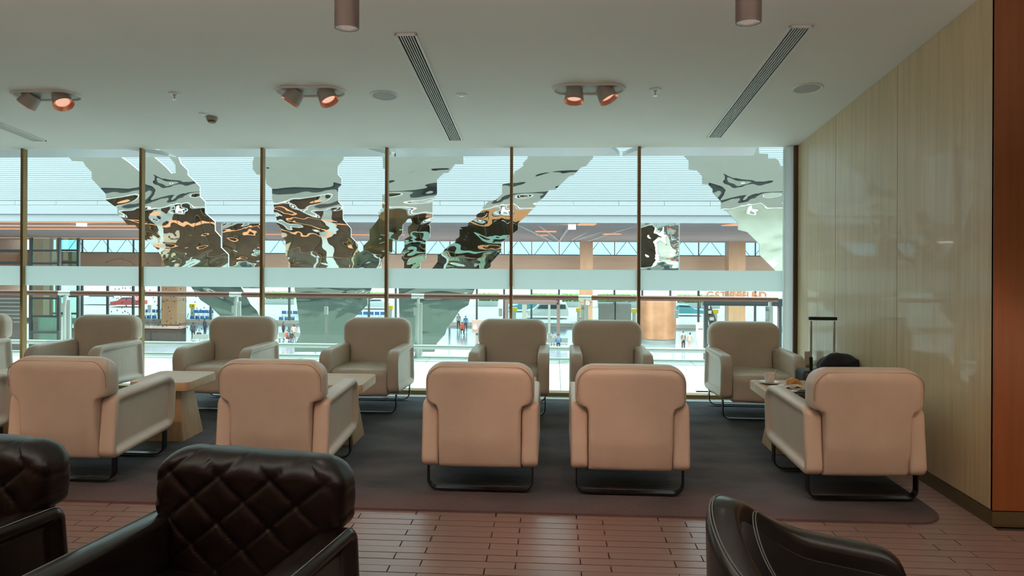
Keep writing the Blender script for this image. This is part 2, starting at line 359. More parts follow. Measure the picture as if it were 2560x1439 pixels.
for k in range(3): box('veneer_panel', 'veneer_orange', XR + (0.0 if k == 0 else 1.3 * k + 0.003), XR + 1.3 * (k + 1) - 0.003, YC - 0.004, YC + 0.014, 0.09, ceil_z(YC) - 0.003, wf)
tag(box('baseboard_front', 'skirt', XR - 0.006, 6.5, YC - 0.012, YC - 0.004, 0, 0.085), kind='structure')
# warm wall washer that lights the orange return wall
lamp('wall_washer', 'SPOT', (3.6, 2.6, 0.9), 16, (1.0, 0.62, 0.36), (math.radians(82), 0, math.radians(28)), 0.1, spot=math.radians(70), blend=0.9)
tag(box('wall_left', 'veneer', XL - 0.2, XL, YB, YW, 0, 4.5), kind='structure')
tag(box('wall_far_right', 'darkwood', 6.5, 6.7, YB, YC, 0, 4.5), kind='structure')
wb = box('wall_back', 'darkwood', XL, 6.5, YB - 0.2, YB, 0, 4.6); tag(wb, kind='structure')
box('copper_cove', 'trough', -7.5, 5.5, YB, YB + 0.12, 2.3, 2.75, wb)

# ------------------------------------------------------------------ window wall
mull = [-7.19, -5.829, -4.48, -3.132, -1.771, -0.435, 0.904, 2.403]
ZT = 2.63
for i in range(len(mull) - 1):
    a, b = mull[i], mull[i + 1]
    we = empty('window_%d' % (i + 1), (0, 0, 0), kind='structure')
    last = (i == len(mull) - 2)
    box('glass_pane', 'glass', a + 0.001, b - 0.001, YW - 0.006, YW + 0.006, 0.05, ZT, we)
    box('frosted_film', 'film', a + 0.019, b - 0.019, YW - 0.0085, YW - 0.0065, 1.122, 1.336, we)
    if not last: box('mullion', 'brass', b - 0.015, b + 0.015, YW - 0.045, YW + 0.02, 0.05, ceil_z(YW - 0.04) + 0.03, we)
tag(box('trim_1', 'brass', XL, XR, YW - 0.09, YW + 0.03, 0.0, 0.05), kind='structure')
tag(box('trim_2', 'steel_pale', XL, XR, YW - 0.22, YW - 0.09, -0.01, 0.012), kind='structure')
tag(box('trim_3', 'film', 2.403, 2.482, YW - 0.03, YW + 0.05, 0.05, ZT), kind='structure')
tag(box('trim_4', 'darkwood', 2.482, XR + 0.02, YW - 0.06, YW + 0.05, 0.0, ZT + 0.02), kind='structure')
g = G(); g.box(XL, mull[0], YW - 0.02, YW + 0.02, 0.05, ZT); tag(g.build('window_8', 'glass'), kind='structure')

# ================================================================== CEILING FITTINGS
def on_ceiling(name, px, py, label, cat, group=None):
    p = PC(px, py); e = empty(name, p, 0, label, cat, group); e.rotation_euler = (CROT, 0, 0); return e
def vent(x, ya, yb, wd, label, ns=6):
    yc = (ya + yb) / 2; e = empty('air_vent', (x, yc, ceil_z(yc)), 0, label, 'vent'); e.rotation_euler = (CROT, 0, 0)
    L = (yb - ya) / math.cos(CROT) / 2; hw = wd / 2; fw = 0.016
    fr = G()
    for a in ((-hw, -hw + fw, -L, L), (hw - fw, hw, -L, L), (-hw, hw, -L, -L + fw), (-hw, hw, L - fw, L)): fr.box(a[0], a[1], a[2], a[3], -0.012, 0.004)
    fr.build('frame', 'whitep', e)
    box('duct', 'dark_void', -hw + fw, hw - fw, -L + fw, L - fw, -0.0015, 0.003, e)
    st = (wd - 2 * fw) / (ns + 1)
    sl = G().box(-0.0030, 0.0030, -L + fw, L - fw, -0.010, -0.002).build('slat', 'whitep', mesh_only=True)
    for k in range(ns): link('slat', sl, e, (-hw + fw + st * (k + 1), 0, 0))
vent(-0.993, 4.66, 7.12, 0.150, 'long white slotted air vent in the middle of the ceiling')
vent(1.600, 4.62, 7.05, 0.150, 'long white slotted air vent in the ceiling near the timber wall')
vent(-5.40, 4.70, 7.08, 0.150, 'long white slotted air vent at the left end of the ceiling')

def cyl_between(gm, a, b, r0, r1, n=24, cap0=True, cap1=True, mi=0):
    a, b = Vector(a), Vector(b); d = (b - a).normalized(); u = d.cross(Vector((0, 1, 0))).normalized(); v = d.cross(u)
    gm.loft([[p + (u * math.cos(2 * PI * j / n) + v * math.sin(2 * PI * j / n)) * r for j in range(n)] for p, r in ((a, r0), (b, r1))], cap0, cap1, mi=mi)
def twin_spot(px, py, tilts, label):
    e = on_ceiling('twin_spotlight', px, py, label, 'ceiling light', 'twin spotlights recessed in the ceiling')
    def stad(hw, hr, z): return [((hw if math.cos(t) > 0 else -hw) + hr * math.cos(t), hr * math.sin(t), z) for t in [2 * PI * (k + 0.5) / 40 for k in range(40)]]
    a = 0.175
    g = G(); g.loft([stad(a, 0.122, 0.0), stad(a, 0.122, -0.010), stad(a, 0.116, -0.014), stad(a, 0.106, -0.012), stad(a, 0.100, 0.0)], False, False); g.build('trim_ring', 'ceiling', e, smooth=40)
    g = G(); g.loft([stad(a, 0.101, -0.001), stad(a, 0.100, -0.0005)]); g.build('recess_plate', 'spotbody', e)
    for s, (tx, ty) in zip((-1, 1), tilts):
        d = Vector((tx, ty, -1)).normalized(); p0 = Vector((s * 0.115, 0.0, 0.0)); p1 = p0 + d * 0.105
        h = G(); cyl_between(h, p0, p1, 0.066, 0.080, cap1=False); cyl_between(h, p1, p1 - d * 0.03, 0.076, 0.072, cap0=False, cap1=False); hd = h.build('lamp_head', 'spotbody', e, smooth=40, fix=False)
        h = G(); cyl_between(h, p1 - d * 0.004, p1 + d * 0.006, 0.0785, 0.081, cap0=False, cap1=False); cyl_between(h, p1 + d * 0.006, p1 - d * 0.012, 0.081, 0.066, cap0=False, cap1=False)
        cyl_between(h, p1 - d * 0.015, p1 - d * 0.03, 0.065, 0.054, cap0=False, cap1=False); h.build('copper_baffle', 'copper', hd, smooth=40, fix=False)
        h = G(); cyl_between(h, p1 - d * 0.028, p1 - d * 0.024, 0.054, 0.054); h.build('lens', 'lens_warm', hd)
twin_spot(118, 238, ((-0.75, 0.0), (0.60, -0.2)), 'leftmost of the three twin spotlights in the ceiling')
twin_spot(777, 228, ((-0.62, -0.02), (0.55, -0.08)), 'twin spotlight in the ceiling between the middle vent and a sprinkler')
twin_spot(1472, 222, ((-0.05, -0.10), (0.50, -0.10)), 'twin spotlight in the ceiling between the two long vents')

def pendant(px, py, wpx, label):
    r = 0.06; Zd = F * 0.12 / wpx; d = ray(px, py); p = d * Zd / 1.0
    loc = Vector((p.x, p.y, CH + p.z)); top = ceil_z(loc.y)
    e = empty('cylinder_downlight', loc, 0, label, 'ceiling light', 'taupe cylinder downlights')
    g = G(); g.lathe([(0.0505, 0.02), (0.0505, 0.0), (0.06, 0.0), (0.06, top - loc.z + 0.01)], 40, cap0=False); g.build('housing', 'lampbody', e, smooth=40)
    g = G(); g.lathe([(0.05, 0.001), (0.046, 0.001), (0.046, 0.014), (0.05, 0.014)], 40, cap0=False, cap1=False); g.build('bezel', 'chrome', e, smooth=40)
    g = G(); g.lathe([(0.0, 0.010), (0.046, 0.010), (0.046, 0.016), (0.0, 0.016)], 40, cap0=False, cap1=False); ln = g.build('lens', 'lens_pink', e)
    g = G()
    for k in range(-5, 6):
        h = math.sqrt(max(0.046 ** 2 - (k * 0.008) ** 2, 0)); g.box(k * 0.008 - 0.0008, k * 0.008 + 0.0008, -h, h, 0.006, 0.010); g.box(-h, h, k * 0.008 - 0.0008, k * 0.008 + 0.0008, 0.006, 0.010)
    g.build('honeycomb_grid', 'spotbody', e)
    lamp('downlight_bulb', 'SPOT', (loc.x, loc.y, loc.z - 0.02), 14, (1, 0.75, 0.68), (0, 0, 0), 0.03, spot=math.radians(70), blend=0.8)
pendant(867, 71, 61, 'taupe cylinder downlight hanging left of the middle air vent')
pendant(1871, 57, 63, 'taupe cylinder downlight hanging beside the air vent near the timber wall')

def speaker(px, py, label):
    e = on_ceiling('ceiling_speaker', px, py, label, 'speaker', 'round ceiling speakers')
    G().lathe([(0.118, 0), (0.118, -0.006), (0.112, -0.009), (0.100, -0.006), (0.100, 0)], 40, cap0=False, cap1=False).build('rim', 'whitep', e, smooth=40)
    G().lathe([(0.0, -0.006), (0.06, -0.0055), (0.1, -0.003)], 40, cap0=False, cap1=False).build('grille', 'grille', e, smooth=60)
speaker(961, 238, 'round ceiling speaker left of the middle air vent'); speaker(2018, 220, 'round ceiling speaker near the timber wall')
def sprinkler(px, py, label):
    e = on_ceiling('sprinkler', px, py, label, 'sprinkler', 'ceiling sprinklers')
    G().lathe([(0.048, 0), (0.046, -0.007), (0.016, -0.012), (0.012, 0)], 24, cap0=False, cap1=False).build('escutcheon', 'whitep', e, smooth=40)
    G().lathe([(0.010, 0), (0.010, -0.02), (0.006, -0.024), (0.006, -0.045), (0.003, -0.048)], 12).build('nozzle', 'chrome', e, smooth=40)
    G().lathe([(0.003, -0.048), (0.018, -0.050), (0.018, -0.053), (0.003, -0.053)], 16).build('deflector', 'chrome', e)
sprinkler(437, 234, 'small sprinkler in the ceiling left of the smoke detector'); sprinkler(1638, 224, 'small sprinkler in the ceiling left of the vent near the timber wall')
e = on_ceiling('smoke_detector', 530, 293, 'small beige smoke detector hanging under the ceiling', 'detector')
G().lathe([(0.052, 0), (0.052, -0.012), (0.046, -0.030), (0.046, -0.034)], 28).build('base', 'spotbody', e, smooth=40)
G().lathe([(0.036, -0.034), (0.036, -0.048), (0.026, -0.055)], 24).build('sensor_cap', 'skirt', e, smooth=40)
for px, py, r, lb in ((1154, 237, 0.045, 'small white round sensor beside the middle air vent'), (508, 284, 0.038, 'small flat white disc beside the smoke detector')):
    e = on_ceiling('ceiling_sensor', px, py, lb, 'sensor')
    G().lathe([(r, 0), (r, -0.004), (r * 0.8, -0.008)], 24).build('rim', 'whitep', e, smooth=40)
    G().lathe([(r * 0.45, -0.008), (r * 0.4, -0.012), (r * 0.15, -0.014)], 16).build('lens', 'chrome', e, smooth=40)

# ================================================================== ARMCHAIRS
def arm_mesh(side, m, h=1.0):
    cs = [(-0.355, 0.165), (0.395, 0.205), (0.42, 0.60), (-0.315, 0.585)]; rd = [0.06, 0.09, 0.11, 0.06]
    # (inset, x) from the inner face to the recessed outer face
    prof = [(0.02, 0.265), (0.006, 0.270), (0.0, 0.282), (0.0, 0.350), (0.005, 0.362), (0.016, 0.370), (0.030, 0.371), (0.042, 0.366), (0.056, 0.352), (0.066, 0.344), (0.085, 0.341)]
    g = G(); loops = []
    for ins, x in prof: loops.append([(side * x, p[0], p[1]) for p in rounded(cs, rd, ins, 7)])
    g.loft(loops); return g.build('armrest', m, mesh_only=True, smooth=60)
def back_mesh(m, quilt=False):
    g = G(); loops = []; zs = [0.17, 0.18, 0.20] + ([0.20 + k * 0.0105 for k in range(1, 36)] if quilt else [0.26, 0.32, 0.38, 0.44, 0.50, 0.54])
    zs += [0.572, 0.578, 0.586, 0.596, 0.61] + ([0.61 + k * 0.0085 for k in range(1, 19)] if quilt else [0.64, 0.67, 0.70, 0.73, 0.75]) + [0.775, 0.79, 0.803, 0.814, 0.823, 0.829, 0.832]
    TOP = 0.832; CR = 0.115
    for z in zs:
        if z < 0.52: wd = 0.262
        elif z < 0.575: wd = 0.262 + 0.02 * ((z - 0.52) / 0.055) ** 2
        elif z < 0.62: t = (z - 0.575) / 0.045; wd = 0.305 + 0.040 * math.sqrt(max(0, 1 - (1 - t) ** 2))
        elif z < TOP - CR: wd = 0.345
        else: t = (z - (TOP - CR)) / CR; wd = 0.345 - CR + CR * math.sqrt(max(0.0, 1 - t * t)) 
        th = 0.082
        if z > TOP - 0.07: t = (z - (TOP - 0.07)) / 0.07; th = 0.082 - 0.07 + 0.07 * math.sqrt(max(0.0, 1 - t * t))
        yc = -0.275 - 0.03 * (z - 0.17) / 0.66 + (0.02 if z < 0.3 else 0)
        if z < 0.2: th -= 0.02 * (0.2 - z) / 0.03
        pts = rrect(wd, th, 0.055 if z > 0.575 else 0.022, 5, 64 if quilt else 10, 6 if quilt else 2)
        lp = []
        for x, y in pts:
            yy = y + yc
            bul = 0.012 * max(0, 1 - (x / 0.35) ** 2)
            yy += bul if y > 0 else -bul * 0.6
            if quilt:
                sp = 0.150; a = (x + z * 1.1 + (0.02)) / sp / 1.25; b = (x - z * 1.1) / sp / 1.25
                da = abs(a - round(a)) * sp; db = abs(b - round(b)) * sp
                dd = 0.008 * (math.exp(-(da / 0.006) ** 2) + math.exp(-(db / 0.006) ** 2)) - 0.005 * min(1, da / 0.04) * min(1, db / 0.04)
                n = Vector((x / wd, y / th, 0)); n.x = n.x ** 9; n.y = n.y ** 3
                if n.length > 0: n.normalize()
                n.x *= 0.35
                x -= n.x * dd; yy -= n.y * dd
            lp.append((x, yy, z))
        loops.append(lp)
    g.loft(loops); return g.build('backrest', m, mesh_only=True, smooth=70)
def seat_mesh(m):
    g = G(); cs = [(-0.22, 0.17), (0.385, 0.175), (0.395, 0.425), (-0.22, 0.40)]; rd = [0.02, 0.05, 0.06, 0.02]; loops = []
    for ins, x in [(0.012, -0.2635), (0.0, -0.255), (0, -0.15), (-0.006, 0), (0, 0.15), (0.0, 0.255), (0.012, 0.2635)]: loops.append([(x, p[0], p[1]) for p in rounded(cs, rd, ins, 6)])
    g.loft(loops); return g.build('seat', m, mesh_only=True, smooth=60)
def sled_mesh():
    g = G(); hw = 0.335; r = 0.06; zt = 0.185; zb = 0.018; path = [(-hw, zt)]
    for k in range(7): t = PI + PI / 2 * k / 6; path.append((-hw + r + r * math.cos(t), zb + r + r * math.sin(t)))
    for k in range(7): t = 1.5 * PI + PI / 2 * k / 6; path.append((hw - r + r * math.cos(t), zb + r + r * math.sin(t)))
    path.append((hw, zt)); loops = []
    for i, (x, z) in enumerate(path):
        a = path[max(i - 1, 0)]; b = path[min(i + 1, len(path) - 1)]; d = Vector((b[0] - a[0], b[1] - a[1])).normalized(); n = Vector((-d.y, d.x)) * 0.0045
        loops.append([(x + n.x, -0.025, z + n.y), (x + n.x, 0.025, z + n.y), (x - n.x, 0.025, z - n.y), (x - n.x, -0.025, z - n.y)])
    g.loft(loops); return g.build('leg', 'sled', mesh_only=True)
sled = sled_mesh()
def seam_mesh():
    g = G(); CR = 0.10; wd = 0.333; zt = 0.812; pts = [(-wd, 0.64), (-wd, zt - CR)]
    for k in range(9): t = PI - PI / 2 * k / 8; pts.append((-wd + CR + CR * math.cos(t), zt - CR + CR * math.sin(t)))
    pts += [(-p[0], p[1]) for p in pts[::-1]]
    out = []
    for x, z in pts:
        t = max(0, (z - 0.762) / 0.07); th = 0.082 - 0.07 + 0.07 * math.sqrt(max(0, 1 - t * t)); yc = -0.275 - 0.03 * (z - 0.17) / 0.66
        ex = max(0, abs(x) - 0.29) / 0.055; y = yc - th - 0.007 * (1 - (x / 0.35) ** 2) + 0.0535 * (1 - math.sqrt(max(0, 1 - min(ex, 1) ** 2))) * 0.55
        out.append((x, y, z))
    g.tube(out, 0.0028, 5); return g.build('piping', 'seam', mesh_only=True, smooth=True)
def make_chair(name, label, cat, group, ml, ma, quilt):
    e = empty(name, (0, 0, 0), 0, label, cat, group)
    b = link('backrest', back_mesh(ml, quilt), e)
    if not quilt: link('piping', seam_mesh(), b)
    for s in (-1, 1): link('armrest', arm_mesh(s, ma), e)
    link('seat', seat_mesh(ml), e)
    link('leg', sled, e, (0, -0.275, 0)); link('leg', sled, e, (0, 0.31, 0))
    return e
NY = 4.75; FY = 6.75; GZ = 0.0
gn = 'beige leather armchairs with their backs to the camera'; gf = 'beige leather armchairs along the window'
proto = make_chair('lounge_armchair', '', 'armchair', gn, 'leather', 'leather_arm', False)
near = [(-4.50, 'beige armchair with its back to the camera, cut by the left edge of the photo'),
        (-3.215, 'beige armchair seen from behind at the left, behind the leftmost dark chair'),
        (-1.805, 'beige armchair seen from behind, directly behind the quilted dark chair'),
        (-0.455, 'beige armchair seen from behind, left one of the middle pair'),
        (0.495, 'beige armchair seen from behind, right one of the middle pair'),
        (1.915, 'beige armchair seen from behind, beside the timber wall')]
far = [(-6.05, 'beige armchair by the window, cut by the left edge of the photo'),
       (-4.625, 'beige armchair by the window, first whole one from the left'),
       (-3.175, 'beige armchair by the window, second whole one from the left'),
       (-1.775, 'beige armchair by the window with a table corner in front of it'),
       (-0.395, 'beige armchair by the window, left one of the middle pair'),
       (0.545, 'beige armchair by the window, right one of the middle pair'),
       (1.885, 'beige armchair by the window nearest the timber wall')]
for i, (x, lb) in enumerate(near):
    if i == 0: proto.location = (x, NY, 0.014); proto['label'] = lb
    else: copy_tree(proto, (x, NY, 0.014), {1: -0.012, 2: 0.008, 3: 0.0, 4: -0.006, 5: 0.045}[i], lb)
for x, lb in far:
    c = copy_tree(proto, (x, FY, 0.014), PI + random.uniform(-0.012, 0.012), lb); c['group'] = gf
# dark quilted armchairs in the foreground
dk = make_chair('quilted_armchair', 'dark brown quilted leather armchair in the foreground, centre left', 'armchair', 'dark quilted leather armchairs', 'dleather', 'darm', True)
for s in (1, -1):
    g = G(); cs = [(-0.355, 0.165), (0.395, 0.205), (0.42, 0.60), (-0.315, 0.585)]; rd = [0.06, 0.09, 0.11, 0.06]
    lp = rounded(cs, rd, 0.0, 7); g.tube([(s * 0.352, p[0], p[1]) for p in lp[14:]], 0.0022, 5); g.build('stitching', 'stitch', dk, smooth=True)
dk.scale = (1.12, 1.04, 0.985)
DKR = PI - 0.16; _h = PZ(634, 1128, 0.820); _o = Matrix.Rotation(DKR, 3, 'Z') @ Vector((0, -0.30, 0)); DKP = (_h.x - _o.x, _h.y - _o.y)
dk.location = (*DKP, 0); dk.rotation_euler = (0, 0, DKR)
d2 = copy_tree(dk, (DKP[0] - 1.20, DKP[1] + 0.13, 0), PI - 0.20, 'dark brown leather armchair cut off at the bottom left corner')

# ------------------------------------------------------------------ black tub chair
def tub_chair():
    cx, cy = 0.835, 2.22; face = math.radians(-24)
    e = empty('tub_chair', (cx, cy, 0), face, 'low black leather tub chair cut off at the bottom right of the photo', 'armchair')
    # local: faces +x ; angle a measured from the back (pi)
    A = math.radians(78); R0 = 0.305; LA = A * R0; LT = LA + 0.31
    def rim(u): t = min(1, abs(u) * LT / (LA * 1.05)); return 0.765 - 0.150 * t * t * (3 - 2 * t) - 0.035 * abs(u)
    def pos(u, r):
        d = abs(u) * LT; sg = 1 if u >= 0 else -1
        if d <= LA: a = PI + sg * d / R0; return Vector((math.cos(a) * r, math.sin(a) * r))
        a = PI + sg * A; return Vector((math.cos(a) * r + (d - LA) * 0.99, math.sin(a) * r - sg * 0.06 * (d - LA)))
    N = 64; outer = G(); loops = []
    for k in range(N + 1):
        u = -1 + 2 * k / N; h = rim(u); rO, rI = 0.345, 0.240
        edge = max(0, abs(u) - 0.86) / 0.14; h -= 0.09 * (1 - math.sqrt(max(0, 1 - edge ** 2)))
        pr = [(rO - 0.045, 0.14), (rO - 0.01, 0.30), (rO, h - 0.05), (rO - 0.004, h - 0.02), (rO - 0.015, h - 0.006), (rO - 0.03, h), (rI + 0.02, h - 0.002), (rI + 0.006, h - 0.012), (rI, h - 0.03), (rI + 0.005, 0.30), (rI + 0.01, 0.14)]
        loops.append([(*pos(u, r), z) for r, z in pr])
    outer.loft(loops); outer.build('shell', 'bleather', e, smooth=55)
    inner = G(); loops = []
    for k in range(31):
        u = -0.12 + 0.80 * k / 30; t = abs(2 * k / 30 - 1); h = rim(u) - 0.028 - 0.10 * t ** 8; rI = 0.216
        pr = [(rI, 0.42), (rI, h - 0.02), (rI - 0.008, h - 0.004), (rI - 0.025, h), (rI - 0.055, h - 0.006), (rI - 0.075, h - 0.03), (rI - 0.08, 0.42)]
        loops.append([(*pos(u, r), z) for r, z in pr])
    ic = inner.build('inner_cushion', 'bleather', e, smooth=55)
    for r, dz in ((0.200, -0.0265), (0.192, -0.026)):
        g = G(); g.tube([(*pos(-0.05 + 0.68 * k / 40, r), rim(-0.05 + 0.68 * k / 40) + dz) for k in range(41)], 0.0018, 5); g.build('stitching', 'stitch', ic, smooth=True)
    lining = G(); loops = []
    for k in range(41):
        u = -0.93 + 1.86 * k / 40; h = rim(u) - 0.07
        loops.append([(*pos(u, r), z) for r, z in ((0.246, 0.3), (0.244, h), (0.234, h), (0.234, 0.3))])
    lining.loft(loops); lining.build('lining', 'dfabric', e, smooth=55)
    for r, dz in ((0.333, -0.004), (0.325, 0.001)):
        g = G(); g.tube([(*pos(-1 + 2 * k / 60, r), rim(-1 + 2 * k / 60) + dz) for k in range(27, 55)], 0.0022, 5); g.build('stitching', 'stitch', e, smooth=True)
    g = G(); sq = [(*pos(-0.9 + 1.8 * k / 24, 0.228),) for k in range(25)] + [(0.31, 0.0)]
    g.loft([[(x, y, z) for x, y in sq] for z in (0.16, 0.40)] + [[(x * 0.95, y * 0.95, 0.43) for x, y in sq]]); g.build('seat', 'dfabric', e, smooth=40)
    g = G()
    for a in (0.25, 0.75, 1.25, 1.75):
        g2 = G(); x, y = 0.27 * math.cos(a * PI), 0.27 * math.sin(a * PI); g2.lathe([(0.016, 0), (0.022, 0.17)], 12, (x, y, 0)); g2.build('leg', 'sled', e, smooth=40)
tub_chair()

# ================================================================== TABLES
def table(x, y, label):
    e = empty('side_table', (x, y, 0.014), 0, label, 'table', 'square oak side tables between the armchairs')
    h = 0.247; g = G(); cs = [(-h, -h), (h, -h), (h, h), (-h, h)]; rd = [0.055] * 4
    g.loft([[(*p, z) for p in rounded(cs, rd, i, 6)] for i, z in ((0.004, 0.418), (0.0, 0.422), (0.0, 0.482), (0.003, 0.486))]); g.build('tabletop', 'oak', e, smooth=40)
    g = G(); g.loft([[(*p, z) for p in rounded([(-a, -a), (a, -a), (a, a), (-a, a)], [0.012] * 4, 0, 3)] for a, z in ((0.165, 0.0), (0.105, 0.418))]); g.build('pedestal', 'oakv', e, smooth=40)
    return e
TBL = [(-4.50, 'oak side table cut by the left edge of the photo'), (-3.10, 'oak side table with its tapered pedestal in full view at the left'), (-1.72, 'oak side table whose corner shows behind the armchair in the centre left'),
       (-0.375, 'oak side table mostly hidden behind the left one of the middle armchairs'), (0.54, 'oak side table hidden behind the right one of the middle armchairs'), (1.855, 'oak side table with a coffee cup on it near the timber wall')]
for x, lb in TBL: table(x, 5.59, lb)
TZ = 0.5005
cp = PZ(1924, 958, TZ)
e = empty('coffee_cup', (cp.x, cp.y, TZ + 0.012), 0, 'small white coffee cup on a saucer on the oak table', 'cup')
G().lathe([(0.030, 0.0), (0.034, 0.003), (0.041, 0.040), (0.043, 0.072), (0.0405, 0.072), (0.038, 0.040), (0.03, 0.008), (0.0, 0.008)], 28, cap1=False).build('bowl', 'white', e, smooth=50)
G().lathe([(0.0, 0.058), (0.0392, 0.058)], 28, cap0=False, cap1=False).build('coffee', 'counter', e)
g = G(); g.tube([(-0.01 + 0.003 * k * 0, -0.041 - 0.020 * math.sin(PI * k / 8), 0.052 - 0.032 * k / 8) for k in range(9)], 0.0045, 6); g.build('handle', 'white', e, smooth=True)
e = empty('saucer', (cp.x, cp.y, TZ), 0, 'white saucer under the coffee cup on the oak table', 'saucer')
G().lathe([(0.035, 0.0), (0.045, 0.004), (0.078, 0.012), (0.079, 0.014), (0.045, 0.0075), (0.02, 0.007), (0.0, 0.007)], 32, cap1=False).build('dish', 'white', e, smooth=50)
e = empty('teaspoon', (cp.x + 0.02, cp.y + 0.01, TZ + 0.03), 0, 'metal teaspoon standing in the white coffee cup', 'spoon')
g = G(); g.tube([(0.0, 0, 0.01), (0.02, 0.0, 0.05), (0.036, 0.0, 0.083)], [0.003, 0.0018, 0.003], 6); g.build('spoon_handle', 'chrome', e, smooth=True)
pp = PZ(1975, 966, TZ)
e = empty('paper_napkin', (pp.x, pp.y, TZ), 0.3, 'crumpled paper napkin under the pastry on the oak table', 'napkin')
g = G(); n = 10; vs = [((i / n - .5) * 0.17, (j / n - .5) * 0.13, 0.003 + 0.006 * math.sin(i * 1.3) * math.cos(j * 1.1) + 0.004) for j in range(n + 1) for i in range(n + 1)]
fs = [(j * (n + 1) + i, j * (n + 1) + i + 1, (j + 1) * (n + 1) + i + 1, (j + 1) * (n + 1) + i) for j in range(n) for i in range(n)]
g.add(vs, fs); g.add([(x, y, z - 0.0015) for x, y, z in vs], fs); g.build('sheet', 'white', e, smooth=True, fix=False)
e = empty('pastry', (pp.x + 0.03, pp.y, TZ + 0.014), 0.2, 'golden brown crescent pastry lying on a napkin on the oak table', 'pastry')
g = G(); loops = []
for k in range(15):
    t = k / 14; a = PI * (0.1 + 0.8 * t); r = 0.006 + 0.024 * math.sin(PI * t) * (1 + 0.12 * math.cos(t * 26)); c = Vector((0.062 * math.cos(a), 0.05 * math.sin(a) - 0.03, r * 0.9)); d = Vector((math.cos(a), math.sin(a), 0))
    loops.append([c + d * r * math.cos(2 * PI * j / 12) + Vector((0, 0, r * 0.85 * math.sin(2 * PI * j / 12))) for j in range(12)])
g.loft(loops); g.build('crust', 'pastry', e, smooth=60)
# black leather pouch on the table corner next to the armchair
bp = PZ(1998, 985, 0.52)
e = empty('leather_pouch', (bp.x + 0.03, bp.y + 0.0, TZ), 0.15, 'glossy black leather pouch lying on the oak table beside the armchair', 'bag')
g = G(); g.loft([[(*p, z) for p in rounded([(-a, -b), (a, -b), (a, b), (-a, b)], [0.03] * 4, 0, 5)] for a, b, z in ((0.085, 0.045, 0.0), (0.095, 0.055, 0.012), (0.096, 0.056, 0.03), (0.085, 0.046, 0.045), (0.05, 0.025, 0.05))]); g.build('body', 'bleather', e, smooth=60)
g = G(); g.tube([(-0.08, -0.03, 0.043), (-0.03, 0.0, 0.053), (0.03, 0.0, 0.053), (0.08, 0.03, 0.043)], 0.004, 6); g.build('zip', 'chrome', e, smooth=True)
# cabin suitcase with raised trolley handle, coat on top
hl = PY(2057, 800, 5.95)
e = empty('cabin_suitcase', (hl.x, 6.0, 0.014), 0, 'black cabin suitcase with its telescopic handle raised beside the timber wall', 'suitcase')
g = G(); g.loft([[(*p, z) for p in rounded([(-0.18, -0.11), (0.18, -0.11), (0.18, 0.11), (-0.18, 0.11)], [0.04] * 4, i, 5)] for i, z in ((0.02, 0.035), (0, 0.06), (0, 0.52), (0.02, 0.55))]); g.build('case_body', 'black', e, smooth=50)
hz = hl.z; hwid = 0.094
for s in (-1, 1):
    g = G(); g.box(s * hwid - 0.007, s * hwid + 0.007, -0.055, -0.043, 0.64, hz - 0.02); r1 = g.build('handle_tube', 'chrome', e)
    g = G(); g.box(s * hwid - 0.011, s * hwid + 0.011, -0.059, -0.039, 0.54, 0.66); g.build('handle_sleeve', 'sled', e)
G().box(-0.115, 0.115, -0.062, -0.036, hz - 0.014, hz + 0.014).build('handle_grip', 'black', e, bevel=0.008)
for s in (-1, 1):
    for t in (-1, 1):
        g = G(); cyl_between(g, (s * 0.13 - 0.012, t * 0.07, 0.026), (s * 0.13 + 0.012, t * 0.07, 0.026), 0.026, 0.026, 16); g.build('wheel', 'black', e, smooth=40)
        COL.objects[-1]
cz = PY(2100, 915, 5.95)
e = empty('folded_coat', (cz.x + 0.0, 5.98, 0.567), 0, 'black coat bundled on top of the suitcase behind the armchair', 'coat')
g = G(); loops = []
hs = [0.0, 0.10, 0.14, 0.16, 0.13]
for k in range(13):
    t = k / 12; x = -0.16 + 0.36 * t; h = 0.05 + 0.09 * math.sin(PI * min(1, t * 1.05)) ** 0.8 + 0.015 * math.sin(9 * t); wv = 0.10 * math.sin(PI * (0.08 + 0.84 * t)) ** 0.5
    loops.append([(x, wv * math.cos(a), max(0.0, h * 0.5 + h * 0.5 * math.sin(a) + 0.012 * math.sin(3 * a + 7 * t))) for a in [2 * PI * j / 20 for j in range(20)]])
g.loft(loops); cb = g.build('bundle', 'blackcloth', e, smooth=60)
cb.location = (0, 0, 0)
# wall socket & wine glass
sk = PY(2018, 925, 6.7)
e = empty('wine_glass', (2.30, 6.1, 0.55), 0, 'stemmed glass standing behind the suitcase handle', 'glass')
gp = PY(2036, 915, 6.35)
e.location = (gp.x, 6.35, gp.z - 0.13)
G().lathe([(0.034, 0), (0.03, 0.003), (0.004, 0.006), (0.004, 0.07), (0.02, 0.085), (0.036, 0.11), (0.037, 0.14), (0.031, 0.185), (0.030, 0.185), (0.035, 0.14), (0.034, 0.112), (0.018, 0.088), (0, 0.075)], 24, cap1=False).build('bowl', 'cupglass', e, smooth=60)
e2 = empty('wall_ledge', (gp.x, 6.35, gp.z - 0.13), 0, 'small round side stand under the stemmed glass', 'stand')
G().lathe([(0.06, -0.02), (0.06, 0.0)], 24).build('top', 'oak', e2, smooth=40)
G().lathe([(0.06, -(gp.z - 0.13) + 0.014), (0.06, -(gp.z - 0.13) + 0.03), (0.015, -(gp.z - 0.13) + 0.04), (0.015, -0.02)], 20).build('pole', 'sled', e2, smooth=40)
e2['label'] = 'slim round pedestal stand under the stemmed glass by the timber wall'; e2.name = 'pedestal_stand'
e = empty('phone', (sk.x, 6.7, 0), 0, '', '')
bpy.data.objects.remove(e)
sp = PY(2016, 932, 6.9)
e = empty('menu_stand', (sp.x, 6.9, sp.z - 0.08), 0, 'small white printed stand card beyond the armchair by the wall', 'card')
